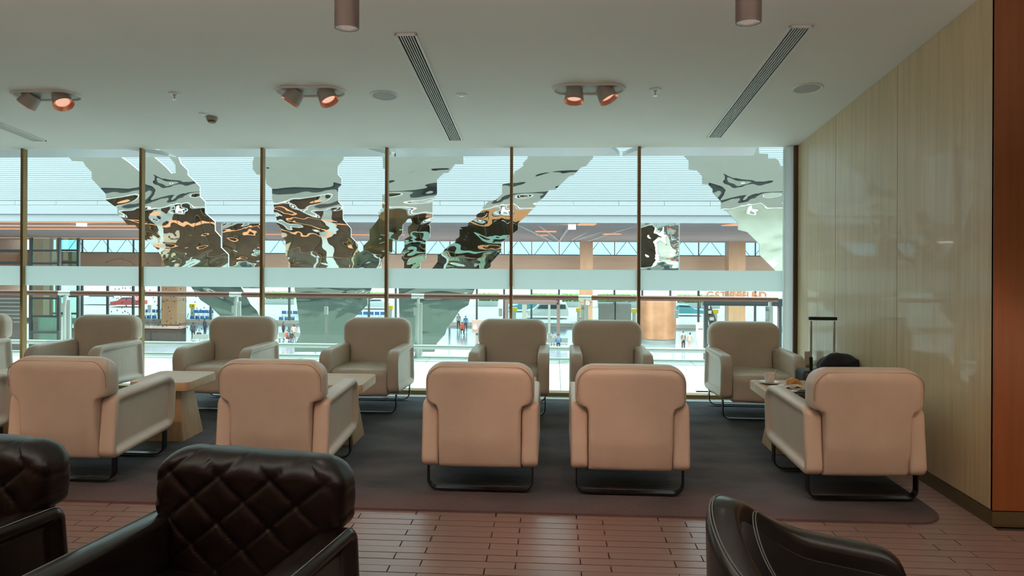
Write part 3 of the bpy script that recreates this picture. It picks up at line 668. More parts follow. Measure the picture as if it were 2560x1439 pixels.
G().box(-0.02, 0.035, -0.003, 0.003, 0.0, 0.12).build('card', 'white', e)
G().box(0.033, 0.040, -0.006, 0.006, 0.0, 0.125).build('edge', 'black', e)
e.location.z = 0.46
ms = empty('low_stand', (sp.x + 0.005, 6.9, 0), 0, 'low narrow stand carrying the white card beyond the armchair', 'stand')
G().box(-0.04, 0.05, -0.03, 0.03, 0.44, 0.46).build('top', 'oak', ms); G().box(-0.01, 0.02, -0.012, 0.012, 0.0, 0.44).build('pole', 'sled', ms); G().box(-0.05, 0.06, -0.05, 0.05, 0.0, 0.012).build('base', 'sled', ms)

# ================================================================== WALKWAY AND BALUSTRADE OUTSIDE THE GLASS
wk = box('walkway_slab', 'facade_green', -40, 40, YW + 0.03, 9.95, -0.45, -0.012); tag(wk, kind='structure')
tm = G().box(0.003, 0.597, 0.003, 0.597, -0.012, 0.0).build('tile', 'paletile', mesh_only=True)
gs = G()
for r in range(4):
    for c in range(-62, 60):
        x = c * 0.6 + 0.1; y = 7.46 + r * 0.6
        if -8.2 < x < 3.2: link('tile', tm, wk, (x, y, 0))
        else: gs.box(x + 0.003, x + 0.597, y + 0.003, y + 0.597, -0.012, 0)
tag(gs.build('walkway_tiling', 'paletile', wk), kind='stuff')
YR = 9.75
rz = PY(1043, 740, YR).z
br = empty('balustrade', (0, YR, 0), 0, 'glass balustrade with a bronze handrail along the walkway outside the window', 'railing')
posts = [PY(px, 800, YR).x for px in (-1510, -1090, -670, -260, 163, 590, 1045, 1462, 1925)]; NP = len(posts) - 1
def hseg(x0, x1, z, r, y=0, name='handrail', m='rail'): g = G(); g.tube([(x0, y, z), (x1, y, z)], r, 16); return g.build(name, m, br, smooth=40)
for i, x in enumerate(posts):
    hseg(x - 0.09, x + 0.09, rz, 0.036, name='rail_joint', m='steel_pale') if i < NP else None
    G().box(x - 0.012, x + 0.012 + 0.0, -0.03, 0.05, -0.2, rz - 0.03).build('post', 'steel_pale', br)
    G().box(x - 0.05, x + 0.05, 0.03, 0.055, -0.2, rz - 0.10).build('post_fin', 'steel_pale', br)
    if i < NP:
        x1 = posts[i + 1] - (0.09 if i < NP - 1 else -0.10); hseg(x + 0.09, x1, rz, 0.036)
        for q in range(2):
            a = x + 0.06 + q * (posts[i + 1] - x - 0.06) / 2; b = a + (posts[i + 1] - x - 0.06) / 2 - 0.04
            G().box(a, b, 0.0, 0.012, 0.02, rz - 0.06).build('glass_panel', 'bglass', br)
            for zz in (rz - 0.18, ):
                G().box(b - 0.02, b + 0.03, -0.012, 0.02, zz - 0.09, zz + 0.02).build('clamp', 'steel_pale', br)
g = G(); g.tube([(posts[0], -0.06, 0.16), (posts[-1] + 0.1, -0.06, 0.16)], 0.032, 14); g.build('lower_rail', 'steel_pale', br, smooth=40)
G().box(posts[0], posts[-1] + 0.1, -0.02, 0.04, -0.03, 0.02).build('base_channel', 'steel_pale', br)
# soffit over the walkway: panels with gaps
sf = empty('trim_5', (0, 0, 0), kind='structure')
def soff(pxa, pxb):
    a = PY(pxa, 385, 8.3).x; b = PY(pxb, 385, 8.3).x; z = 2.655
    g = G(); sk_ = 0.22
    g.add([(a, 7.44, z), (b - sk_, 7.44, z), (b, 8.40, z), (a - sk_, 8.40, z), (a, 7.44, z + 0.05), (b - sk_, 7.44, z + 0.05), (b, 8.40, z + 0.05), (a - sk_, 8.40, z + 0.05)], [(0, 1, 2, 3), (4, 5, 6, 7), (0, 1, 5, 4), (1, 2, 6, 5), (2, 3, 7, 6), (3, 0, 4, 7)]); g.build('soffit_panel', 'soffit', sf)
soff(-3000, 430); soff(478, 985); soff(1030, 1553); soff(1605, 1890)
box('soffit_backing', 'whitep', -40, 40, 7.44, 8.30, 2.74, 2.80, sf)
# our own building above and beside (seen in the mirror sheets)
ub = empty('trim_6', (0, 0, 0), kind='structure')
for k in range(24):
    x = -8.9 - k * 1.34; g = G(); g.box(x - 0.02, x + 0.02, 7.42, 7.5, 0, 2.7); g.build('side_mullion', 'brass', ub)
    if k % 3 == 1: box('side_column', 'whitep' if k % 2 else 'black', x + 0.3, x + 0.75, 7.40, 7.44, 0, 2.7, ub)
    if k % 4 == 2: box('side_panel', 'bulkhead', x - 1.2, x - 0.1, 7.40, 7.43, 0.2, 1.5, ub)
box('side_light_strip', 'trough', -40, XL - 0.4, 7.38, 7.45, 1.95, 2.12, ub)
box('upper_fascia', 'facade', -40, 40, 8.0, 8.3, 2.80, 3.25, ub)
box('dark_band', 'facade_grey', -40, 40, 7.9, 8.2, 3.25, 3.6, ub)
box('cream_cladding', 'facade', -40, 40, 8.0, 8.4, 3.6, 9.0, ub)
box('side_facade', 'cream2', 6.7, 40, 7.0, 7.42, 0, 2.75, ub); box('side_facade', 'darkwood', -40, XL - 0.2, 7.0, 7.40, 0, 2.75, ub)
box('lower_facade', 'facade_green', -40, 40, 9.2, 9.5, -7.3, -0.45, ub)
box('lounge_roof', 'facade', -40, 40, -12, 7.4, 4.4, 4.6, ub)

# ================================================================== MIRROR SCULPTURES IN THE ATRIUM
ZM = 19.0
def mirror_piece(polys, label, y=ZM, tilt=0.016, m='mirror'):
    allp = [p for pl in polys for p in pl]
    cx = sum(PY(p[0], p[1], y).x for p in allp) / len(allp); cz = 1.6
    e = empty('mirror_sculpture', (cx, y, cz), 0, label, 'sculpture', 'jagged mirror sculptures hanging in the atrium'); e.rotation_euler = (tilt, 0, 0)
    for pl in polys:
        pts = [PY(p[0], p[1], y) for p in pl]; n = len(pts); bm = bmesh.new()
        vs = [bm.verts.new((p.x - cx, 0, p.z - cz)) for p in pts]; f = bm.faces.new(vs)
        r = bmesh.ops.extrude_face_region(bm, geom=[f]); nv = [v for v in r['geom'] if isinstance(v, bmesh.types.BMVert)]
        bmesh.ops.translate(bm, verts=nv, vec=(0, 0.07, 0)); bmesh.ops.triangulate(bm, faces=[q for q in bm.faces if len(q.verts) > 4], ngon_method='EAR_CLIP'); bmesh.ops.recalc_face_normals(bm, faces=bm.faces)
        me = bpy.data.meshes.new('mirror_sheet'); bm.to_mesh(me); bm.free(); me.materials.append(M[m]); me.materials.append(M['steel_pale'])
        for q in me.polygons:
            if abs(q.normal.y) < 0.5: q.material_index = 1
        link('mirror_sheet', me, e)
    return e
TOPY = 330
m1 = [(150, TOPY), (168, 385), (182, 402), (210, 404), (216, 415), (231, 430), (231, 447), (266, 485), (266, 500), (294, 520), (294, 532), (320, 562), (338, 562), (350, 576), (350, 588), (391, 621), (403, 640), (414, 668), (440, 690), (476, 716), (500, 750), (523, 765), (560, 800), (600, 815), (652, 815), (652, 798), (640, 775), (625, 760), (612, 735), (601, 716), (570, 690), (570, 636), (552, 618), (552, 593), (537, 576), (537, 554), (513, 532), (513, 504), (500, 491), (500, 466), (470, 437), (470, 426), (453, 409), (447, 392), (440, 385), (425, 392), (440, 412), (441, 432), (430, 434), (418, 420), (400, 404), (386, 392), (380, TOPY), (352, TOPY), (354, 420), (352, 430), (338, 418), (322, 405), (303, 392), (290, 385), (275, TOPY)]
m2 = [(641, TOPY), (637, 393), (633, 405), (633, 423), (643, 436), (664, 437), (667, 460), (681, 471), (681, 496), (685, 508), (685, 535), (692, 546), (692, 560), (704, 571), (704, 592), (714, 599), (714, 637), (721, 646), (721, 680), (735, 718), (740, 750), (745, 795), (750, 835), (735, 862), (735, 880), (860, 880), (866, 830), (884, 794), (905, 775), (918, 761), (918, 745), (929, 718), (952, 680), (952, 657), (958, 643), (981, 630), (981, 603), (996, 601), (996, 593), (1006, 582), (1006, 562), (1014, 555), (1017, 549), (1022, 546), (1028, 547), (1031, 557), (1020, 568), (1020, 582), (1025, 590), (1011, 598), (1011, 618), (1004, 629), (1004, 646), (1010, 654), (1010, 700), (1050, 700), (1050, 655), (1064, 646), (1064, 604), (1075, 593), (1075, 568), (1073, 560), (1081, 548), (1082, 496), (1093, 485), (1093, 448), (1109, 433), (1120, 432), (1137, 411), (1159, 410), (1159, TOPY), (950, TOPY), (958, 404), (958, 421), (964, 423), (964, 485), (956, 487), (956, 521), (947, 530), (947, 546), (935, 562), (924, 574), (924, 599), (908, 614), (908, 626), (900, 630), (895, 622), (895, 610), (877, 592), (877, 571), (857, 548), (857, 515), (846, 504), (846, 469), (854, 462), (854, 446), (845, 436), (845, 414), (860, 396), (862, TOPY)]
m4 = [(1480, TOPY), (1483, 394), (1465, 415), (1453, 418), (1433, 438), (1423, 440), (1389, 473), (1373, 475), (1360, 492), (1339, 509), (1339, 516), (1324, 530), (1313, 542), (1295, 557), (1295, 574), (1276, 587), (1276, 587), (1253, 606), (1253, 629), (1227, 657), (1227, 665), (1200, 700), (1187, 722), (1175, 745), (1170, 763), (1150, 774), (1130, 805), (1117, 818), (1112, 836), (1091, 859), (1085, 880), (1000, 880), (998, 800), (996, 720), (1050, 690), (1081, 670), (1094, 654), (1094, 637), (1100, 635), (1120, 615), (1139, 604), (1139, 599), (1149, 590), (1149, 568), (1170, 565), (1170, 557), (1191, 545), (1191, 537), (1207, 525), (1207, 518), (1223, 501), (1239, 500), (1255, 485), (1256, 460), (1277, 457), (1287, 429), (1300, 421), (1308, 415), (1308, 407), (1319, 396), (1330, TOPY)]
m5 = [(1700, TOPY), (1700, 380), (1710, 390), (1721, 401), (1721, 423), (1743, 426), (1755, 440), (1755, 460), (1770, 461), (1781, 472), (1781, 480), (1802, 503), (1802, 523), (1817, 527), (1846, 557), (1846, 574), (1869, 580), (1899, 610), (1899, 636), (1937, 674), (1956, 700), (1958, 675), (1964, 560), (1966, 416), (1951, 416), (1945, 401), (1938, 396), (1919, 396), (1919, 385), (1897, 384), (1893, TOPY)]
def dedupe(pl):
    out = []
    for p in pl:
        if not out or p != out[-1]: out.append(p)
    return out
mirror_piece([m1], 'jagged mirror sculpture, leftmost, slanting down to the right beyond the window')
mirror_piece([dedupe(m2)], 'wide two-legged jagged mirror sculpture beyond the middle of the window', y=ZM - 0.2)
mirror_piece([dedupe(m4)], 'slanting jagged mirror sculpture leaning to the right beyond the middle pair of armchairs', y=ZM + 0.4)
mirror_piece([m5], 'jagged mirror sculpture beyond the glass next to the timber wall', y=ZM)
for pxa, pxb, lb in ((1602, 1697, 'rectangular mirror screen with a pale frame between the two right sculptures'), (556, 652, 'rectangular mirror screen left of the wide mirror sculpture')):
    a = PY(pxa, 560, 26).x; b = PY(pxb, 560, 26).x; z1 = PY(pxa, 558, 26).z; z0 = PY(pxa, 720, 26).z
    e = empty('mirror_screen', ((a + b) / 2, 26, (z0 + z1) / 2), 0, lb, 'screen'); hx = (b - a) / 2; hz_ = (z1 - z0) / 2; e.rotation_euler = (0.01, 0, 0.0)
    G().box(-hx, hx, 0, 0.05, -hz_, hz_).build('mirror_sheet', 'mirror', e)
    fr = G(); fr.box(-hx - 0.03, -hx, -0.02, 0.07, -hz_, hz_); fr.box(hx, hx + 0.03, -0.02, 0.07, -hz_, hz_); fr.box(-hx, hx, -0.02, 0.07, hz_, hz_ + 0.03); fr.build('frame', 'steel_pale', e)

# ================================================================== ATRIUM WALL (white canopy fascia) AND DEPARTURE HALL
YF = 30.0
af = empty('wall_atrium', (0, 0, 0), kind='structure')
zb = PY(1280, 556, YF).z; z1 = PY(1280, 537, YF).z; z2 = PY(1280, 513, YF).z; z3 = PY(1280, 502, YF).z
box('lower_band', 'fascia', -45, 45, YF + 0.10, YF + 0.6, zb, z1 - 0.012, af)
box('middle_band', 'fascia', -45, 45, YF, YF + 0.6, z1, z2 - 0.015, af)
pw = 1.92
pm = G().box(0.008, pw - 0.008, 0, 0.5, 0, z3 - z2 - 0.01).build('cladding_panel', 'fascia', mesh_only=True)
for k in range(-24, 24): link('cladding_panel', pm, af, (k * pw + 0.9, YF + 0.04, z2))
g = G(); z = z3 + 0.02
while z < 9.5:
    g.box(-45, 45, YF + 0.04, YF + 0.10, z, z + 0.082); z += 0.092
tag(g.build('ribbing', 'fascia', af), kind='stuff')
box('backing', 'fascia', -45, 45, YF + 0.08, YF + 0.5, z3, 9.5, af)
# hall ceiling, gently sloping
YH = 76.0; zc0 = zb + 0.05; zc1 = PY(1280, 604, YH).z
hc = empty('ceiling_hall', (0, 0, 0), kind='structure')
def hz_at(y): return zc0 + (zc1 - zc0) * (y - YF) / (YH - YF)
g = G(); g.add([(-60, YF + 0.1, zc0 + 0.35), (60, YF + 0.1, zc0 + 0.35), (60, YH + 6, zc1 + 0.35), (-60, YH + 6, zc1 + 0.35)], [(0, 1, 2, 3)]); g.build('ceiling_deck', 'hallceil', hc)
g = G(); y = YF + 0.8
while y < YH:
    zz = hz_at(y); g.box(-60, 60, y, y + 0.55, zz, zz + 0.12); y += 1.0
tag(g.build('ceiling_planks', 'hallceil', hc), kind='stuff')
for px, py, hw in ((1365, 577, 26), (1468, 590, 20), (1356, 600, 14), (1530, 600, 20), (1860, 595, 40)):
    d = ray(px, py); yy = 46
    for _ in range(20):
        zt = hz_at(yy) ; t = (zt - CH) / d.z; yy = max(32, min(74, d.y * t))
    p = PY(px, py, yy); ww = hw / F * yy; G().box(p.x - ww, p.x + ww, yy - 1.0, yy + 1.2, hz_at(yy) - 0.05, hz_at(yy) - 0.01).build('light_trough', 'trough', hc)
for py in (571, 583, 592, 598):
    yy = 46
    d = ray(200, py)
    for _ in range(20): t = (hz_at(yy) - CH) / d.z; yy = max(31, min(75, d.y * t))
    G().box(PY(-900, py, yy).x, PY(345, py, yy).x, yy - 0.25, yy + 0.25, hz_at(yy) - 0.06, hz_at(yy) - 0.01).build('light_trough', 'trough', hc)
G().box(PY(640, 585, 50).x, PY(1010, 585, 50).x, 49.6, 50.2, hz_at(50) - 0.06, hz_at(50) - 0.01).build('light_trough', 'trough', hc)
for px, py in ((1430, 566), (204, 559)):
    p = PY(px, py, 33); G().cbox((p.x, p.y, p.z), (0.34, 0.3, 0.26)).build('lamp_box', 'hall_lamp', hc)
for a, b in (((1295, 560), (1380, 603)), ((1345, 560), (1400, 603)), ((1420, 572), (1398, 603)), ((1500, 558), (1430, 600)), ((1560, 558), (1440, 600)), ((1595, 560), (1470, 602))):
    pa = PY(*a, 34); pb = PY(*b, 66); g = G(); g.tube([pa, pb], 0.07, 6); g.build('ceiling_track', 'fascia', hc)
# lower hall floor and ground outside
ZL = -7.3
tag(box('floor_hall', 'hallfloor', -60, 60, 9.5, YH, ZL - 0.3, ZL), kind='structure')
tag(box('road', 'road', -90, 90, YH, 170, ZL - 0.3, ZL - 0.02), kind='structure')
tag(box('wall_hall_left', 'bulkhead', -60.3, -60, 9.5, YH, ZL, 2.6), kind='structure'); tag(box('wall_hall_right', 'bulkhead', 60, 60.3, 9.5, YH, ZL, 2.6), kind='structure')
# far glazed facade: clerestory, bulkhead, lower glazing
zs0 = PY(1280, 637, YH).z; zbk = -2.95
hf = empty('wall_hall_far', (0, 0, 0), kind='structure')
box('bulkhead', 'bulkhead', -60, 60, YH - 0.3, YH + 0.3, zbk, zs0, hf)
cpos = [PY(px, 620, YH).x for px in (1328, 1398, 1450, 1535, 1597)]
step = 2.98; x0 = PY(1398, 620, YH).x
mm = G().box(-0.05, 0.05, -0.1, 0.1, 0, zc1 + 0.3 - zs0).build('clerestory_mullion', 'mullion_dark', mesh_only=True)
lm = G().box(-0.10, 0.10, -0.12, 0.12, 0, zbk - ZL).build('facade_mullion', 'mullion_dark', mesh_only=True)
pn = G().box(0.08, step - 0.08, -0.01, 0.01, 0, zc1 + 0.3 - zs0).build('window_pane', 'cglass', mesh_only=True)
pl_ = G().box(0.10, step - 0.10, -0.01, 0.01, 0, zbk - ZL).build('window_pane', 'fglass', mesh_only=True)
bv = G(); bv.tube([(0.25, 1.2, 0), (step / 2, 1.2, zc1 - zs0 + 0.2)], 0.035, 4); bv.tube([(step - 0.25, 1.2, 0), (step / 2, 1.2, zc1 - zs0 + 0.2)], 0.035, 4); bv = bv.build('brace', 'fascia', mesh_only=True)
for k in range(-19, 20):
    x = x0 + k * step; link('clerestory_mullion', mm, hf, (x, YH, zs0)); link('facade_mullion', lm, hf, (x, YH, ZL)); link('window_pane', pn, hf, (x, YH, zs0)); link('window_pane', pl_, hf, (x, YH, ZL)); link('brace', bv, hf, (x, YH, zs0))
box('transom', 'mullion_dark', -60, 60, YH - 0.1, YH + 0.1, zs0, zs0 + 0.08, hf)
box('sill_kerb', 'concrete', -60, 60, YH - 0.2, YH + 0.2, ZL, ZL + 0.35, hf)
# timber columns of the hall
def column(pxa, pxb, pybase, label, ztop=None, m='woodcol'):
    y = min((CH - ZL) * F / (pybase - 610), 75); a = PY(pxa, 700, y).x; b = PY(pxb, 700, y).x; zt = ztop if ztop is not None else hz_at(y) + 0.1
    e = empty('hall_column', ((a + b) / 2, y, ZL), 0, label, 'column', 'timber clad columns of the hall below'); hw = (b - a) / 2
    H = zt - ZL; zz = 0; n = 3
    for k in range(n): G().box(-hw, hw, 0, 2 * hw, k * H / n + 0.03, (k + 1) * H / n).build('cladding_panel', m, e)
    G().box(-hw + 0.04, hw - 0.04, 0.04, 2 * hw - 0.04, 0, H).build('core', 'counter', e)
    return e, y
c1, cy1 = column(1450, 1482, 832, 'timber column with the round clock, right of the middle pair of armchairs')
column(1822, 1864, 829, 'timber column behind the letters of the refund sign')
column(403, 443, 822, 'timber column behind the second pane from the left', zs0)
column(78, 108, 820, 'timber column behind the leftmost mullion')
G()
e = empty('wall_clock', (PY(1468, 757, cy1 - 0.03).x, cy1 - 0.03, PY(1468, 757, cy1).z), 0, 'small round white clock on the timber column in the hall', 'clock'); e.rotation_euler = (PI / 2, 0, 0)
G().lathe([(0.27, 0), (0.27, 0.05)], 24).build('clock_face', 'white', e, smooth=40); G().lathe([(0.27, 0.0), (0.31, 0.0), (0.31, 0.07), (0.27, 0.07)], 24, cap0=False, cap1=False).build('rim', 'frame_grey', e, smooth=40)
g = G(); g.box(-0.012, 0.012, 0, 0.2, 0.05, 0.06); g.box(0, 0.13, -0.012, 0.012, 0.05, 0.06); g.build('hands', 'black', e)
# copper drum
y = 64.0; cx0 = PY(1602, 800, y).x; cx1 = PY(1692, 800, y).x; zt = PY(1646, 748, y).z
e = empty('copper_drum', ((cx0 + cx1) / 2, y + 0.5, ZL), 0, 'large curved brushed copper drum standing in the hall below', 'partition'); r = (cx1 - cx0) / 2
G().lathe([(r, 0.45), (r, zt - ZL)], 48).build('copper_cladding', 'coppersheet', e, smooth=40); G().lathe([(r * 0.97, 0), (r * 0.97, 0.45)], 48).build('plinth', 'frame_grey', e, smooth=40)
# dark glazed booth
y = 73.0; a = PY(1498, 780, y).x; b = PY(1578, 780, y).x; zt = PY(1540, 760, y).z
e = empty('dark_booth', ((a + b) / 2, y, ZL), 0, 'dark grey glazed booth between the timber column and the copper drum', 'booth'); hw = (b - a) / 2
G().box(-hw, -0.06, 0, 1.4, 0.1, zt - ZL).build('side_panel', 'frame_grey', e); G().box(0.06, hw, 0, 1.4, 0.1, zt - ZL).build('side_panel', 'frame_grey', e)
G().box(-0.06, 0.06, -0.05, 1.45, 0, zt - ZL + 0.3).build('post', 'black', e); G().box(-hw - 0.1, hw + 0.1, -0.1, 1.5, 0, 0.1).build('plinth', 'black', e)
zt2 = PY(1540, 737, y).z; G().box(-hw - 0.15, hw, -0.05, 0.3, zt2 - ZL - 0.25, zt2 - ZL).build('head_beam', 'mullion_dark', e)
# portal with number 2
y = 70.0; a = PY(1262, 780, y).x; b = PY(1400, 780, y).x; zt = PY(1340, 744, y).z; z0 = PY(1340, 760, y).z
e = empty('door_portal', ((a + b) / 2, y, ZL), 0, 'mauve brown door portal with the number 2 on its beam', 'portal'); hw = (b - a) / 2
G().box(-hw, hw, 0, 0.6, z0 - ZL, zt - ZL).build('beam', 'brownpanel', e)
G().box(hw - 0.32, hw, 0, 0.6, 0, z0 - ZL).build('post', 'brownpanel', e); G().box(-hw, -hw + 0.32, 0, 0.6, 0, z0 - ZL).build('post', 'brownpanel', e)
for px in (1308, 1314, 1373): x = PY(px, 790, y).x - (a + b) / 2; G().box(x - 0.12, x + 0.12, 0.1, 0.3, 0, z0 - ZL).build('door_frame', 'steel_pale', e)
G().box(-hw + 0.4, hw - 0.4, 0.2, 0.22, 0, z0 - ZL).build('door_glass', 'fglass', e)
l = link('number', text_mesh('2', 0.66, 0.02, 'black'), e, (PY(1394.5, 760, y).x - (a + b) / 2, -0.03, PY(1394, 760, y).z - ZL), (PI / 2, 0, 0))
# panel with number 6
y = 60.0; a = PY(1180, 815, y).x; b = PY(1330, 815, y).x; zt = PY(1190, 800, y).z; z0 = PY(1190, 832, y).z
e = empty('number_sign', ((a + b) / 2, y, ZL), 0, 'mauve brown counter panel with a white number 6 beside the armchair', 'sign'); hw = (b - a) / 2
G().box(-hw, hw, 0, 0.5, z0 - ZL, zt - ZL).build('panel', 'brownpanel', e); G().box(-hw + 0.3, -hw + 0.5, 0.1, 0.4, 0, z0 - ZL).build('post', 'brownpanel', e); G().box(hw - 0.5, hw - 0.3, 0.1, 0.4, 0, z0 - ZL).build('post', 'brownpanel', e)
link('number', text_mesh('6', 0.62, 0.02, 'hall_lamp'), e, (PY(1188, 822, y).x - (a + b) / 2, -0.03, PY(1188, 823, y).z - ZL), (PI / 2, 0, 0))
# GST REFUND sign on its canopy
y = 46.0; a = PY(1758, 750, y).x; b = PY(1960, 750, y).x; zl = PY(1840, 746, y).z; zk = PY(1840, 764, y).z
e = empty('refund_sign', ((a + b) / 2, y, zl), 0, 'copper GST REFUND lettering standing on a dark canopy beam', 'sign'); hw = (b - a) / 2
G().box(-hw, hw, -0.05, 0.5, zk - zl, 0).build('canopy_beam', 'frame_grey', e)
G().box(-hw + 0.1, -hw + 0.35, 0.1, 0.4, ZL - zl, zk - zl).build('post', 'frame_grey', e); G().box(hw - 0.3, hw - 0.1, 0.1, 0.4, ZL - zl, zk - zl).build('post', 'frame_grey', e)
M['letter'] = mat('copper_lettering', (0.85, 0.42, 0.26), 0.35, 0.2, emit=((1.0, 0.45, 0.28), 0.55))
for ch, px in zip('GSTREFUND', (1775, 1793, 1808, 1830, 1846, 1860, 1875, 1891, 1907)):
    lo = link('letter', text_mesh(ch, 0.64, 0.03, 'letter'), e, (PY(px, 746, y).x - (a + b) / 2, 0.0, 0.0), (PI / 2, 0, 0))
# dark curved totem beside the sign, kiosks
y = 62.0
def kiosk(px, py, label, h=1.55, w_=0.5):
    y = (CH - ZL) * F / (py - 612); x = PY(px, py, y).x
    e = empty('self_service_kiosk', (x, y, ZL), 0, label, 'kiosk', 'white self service kiosks in the hall')
    G().loft([[(*p, z) for p in rounded([(-a, -0.14), (a, -0.14), (a, 0.14), (-a, 0.14)], [0.05] * 4, 0, 4)] for a, z in ((w_ * 0.3, 0), (w_ * 0.34, 0.3), (w_ * 0.5, 0.6), (w_ * 0.5, h))]).build('body', 'white', e, smooth=40)
    G().box(-w_ * 0.34, w_ * 0.34, -0.16, -0.13, h - 0.45, h - 0.12).build('screen', 'screen', e); G().box(-w_ * 0.3, w_ * 0.3, -0.16, -0.13, h - 0.6, h - 0.54).build('card_slot', 'black', e)
kiosk(1750, 858, 'white self service kiosk with a blue screen in the hall, left one', 2.0, 0.72); kiosk(1797, 850, 'white self service kiosk with a blue screen in the hall, right one', 1.9, 0.72)
pts = [PY(px, py, 58) for px, py in ((1765, 752), (1772, 775), (1780, 795), (1783, 810), (1785, 862))]
e = empty('curved_totem', (pts[-1].x, 58, ZL), 0, 'dark curved display totem left of the refund canopy', 'totem')
g = G(); wd_ = 0.30; loops = [[(p.x - pts[-1].x - wd_, 0, p.z - ZL), (p.x - pts[-1].x + wd_, 0, p.z - ZL), (p.x - pts[-1].x + wd_, 0.15, p.z - ZL), (p.x - pts[-1].x - wd_, 0.15, p.z - ZL)] for p in pts]; g.loft(loops); g.build('body', 'counter', e)
for k, (px, py) in enumerate(((1770, 768), (1774, 780), (1780, 797))): p = PY(px, py, 57.9); G().cbox((p.x - pts[-1].x, -0.03, p.z - ZL), (0.34, 0.04, 0.26)).build('display', 'frame_grey', e)
# left: glass lift with dark frames
y = 47.0
def PXZ(px, py, yy=None): p = PY(px, py, yy or y); return p.x, p.z
xa = PXZ(78, 640)[0]; xb = PXZ(148, 640)[0]
e = empty('glass_lift', ((xa + xb) / 2, y, ZL), 0, 'glass lift shaft with dark steel frames beyond the leftmost panes', 'lift'); cx_ = (xa + xb) / 2; hw = (xb - xa) / 2; zt = PXZ(100, 594)[1] - ZL
for sx in (-hw, hw):
    for sy in (0, 2.0): G().box(sx - 0.09, sx + 0.09, sy - 0.09, sy + 0.09, 0, zt).build('frame_post', 'mullion_dark', e)
for py in (626, 658, 745, 790, 830):
    zz = PXZ(100, py)[1] - ZL; g = G(); g.box(-hw, hw, -0.06, 0.06, zz - 0.07, zz + 0.07); g.box(-hw, hw, 1.94, 2.06, zz - 0.07, zz + 0.07); g.build('frame_beam', 'mullion_dark', e)
M['mint'] = glassmat('mint_glass', (0.70, 0.90, 0.84), 0.10)
G().box(-hw + 0.1, hw - 0.1, -0.02, 0.02, 0, zt).build('glass_wall', 'mint', e); G().box(-hw + 0.1, hw - 0.1, 1.98, 2.02, 0, zt).build('glass_wall', 'mint', e)
G().box(-hw + 0.25, hw - 0.25, 0.3, 1.7, 1.2, 3.6).build('lift_car', 'steel_pale', e)
xa2 = PXZ(-140, 640)[0]
e = empty('steel_gantry', ((xa2 + xa) / 2, y, 0), 0, 'dark steel gantry beams left of the glass lift', 'gantry'); hw = (xa - xa2) / 2
for py in (627, 657): zz = PXZ(30, py)[1]; G().box(-hw, hw - 0.15, 0, 0.3, zz - 0.1, zz + 0.1).build('beam', 'mullion_dark', e)
G().box(-hw, -hw + 0.2, 0, 0.3, ZL, PXZ(0, 594)[1]).build('post', 'mullion_dark', e)
G().box(hw - 0.75, hw - 0.55, 0, 0.3, ZL, PXZ(0, 594)[1]).build('post', 'mullion_dark', e)
# louvred dark wall at left below
for k in range(3):
    pass
y = 52.0; a = PY(-120, 800, y).x; b = PY(56, 800, y).x
e = empty('louvre_screen', ((a + b) / 2, y, ZL), 0, 'brown grey louvred screen wall at the far left of the hall', 'screen'); hw = (b - a) / 2; zt = PY(0, 738, y).z - ZL
G().box(-hw, hw, 0.1, 0.3, 0, zt).build('backing', 'brownpanel', e)
sl = G().box(-hw, hw, 0, 0.12, 0, 0.10).build('louvre', 'steel_pale', mesh_only=True)
for k in range(7): link('louvre', sl, e, (0, 0, zt - 0.3 - k * 0.30))
# check-in counters
def counter(px0, px1, pyt, pyb, label):
    y = (CH - ZL) * F / (pyb - 610); a = PY(px0, pyb, y).x; b = PY(px1, pyb, y).x; zt = PY(px0, pyt, y).z
    e = empty('service_counter', ((a + b) / 2, y, ZL), 0, label, 'counter'); hw = (b - a) / 2
    G().box(-hw, hw, 0, 0.9, 0, zt - ZL - 0.12).build('front_panel', 'counter', e); G().box(-hw - 0.05, hw + 0.05, -0.06, 1.0, zt - ZL - 0.12, zt - ZL).build('worktop', 'brownpanel', e)
    n = int(2 * hw / 1.2)
    for k in range(n): x = -hw + (k + 0.5) * 2 * hw / n; G().box(x - 0.5, x + 0.5, -0.03, 0.0, 0.15, zt - ZL - 0.3).build('panel', 'counter', e)
counter(355, 452, 817, 866, 'dark brown service counter in the hall left of the standing people')
counter(95, 172, 822, 868, 'dark brown service counter seen below the glass lift')
counter(1255, 1300, 838, 872, 'dark brown bench counter between the middle armchairs')

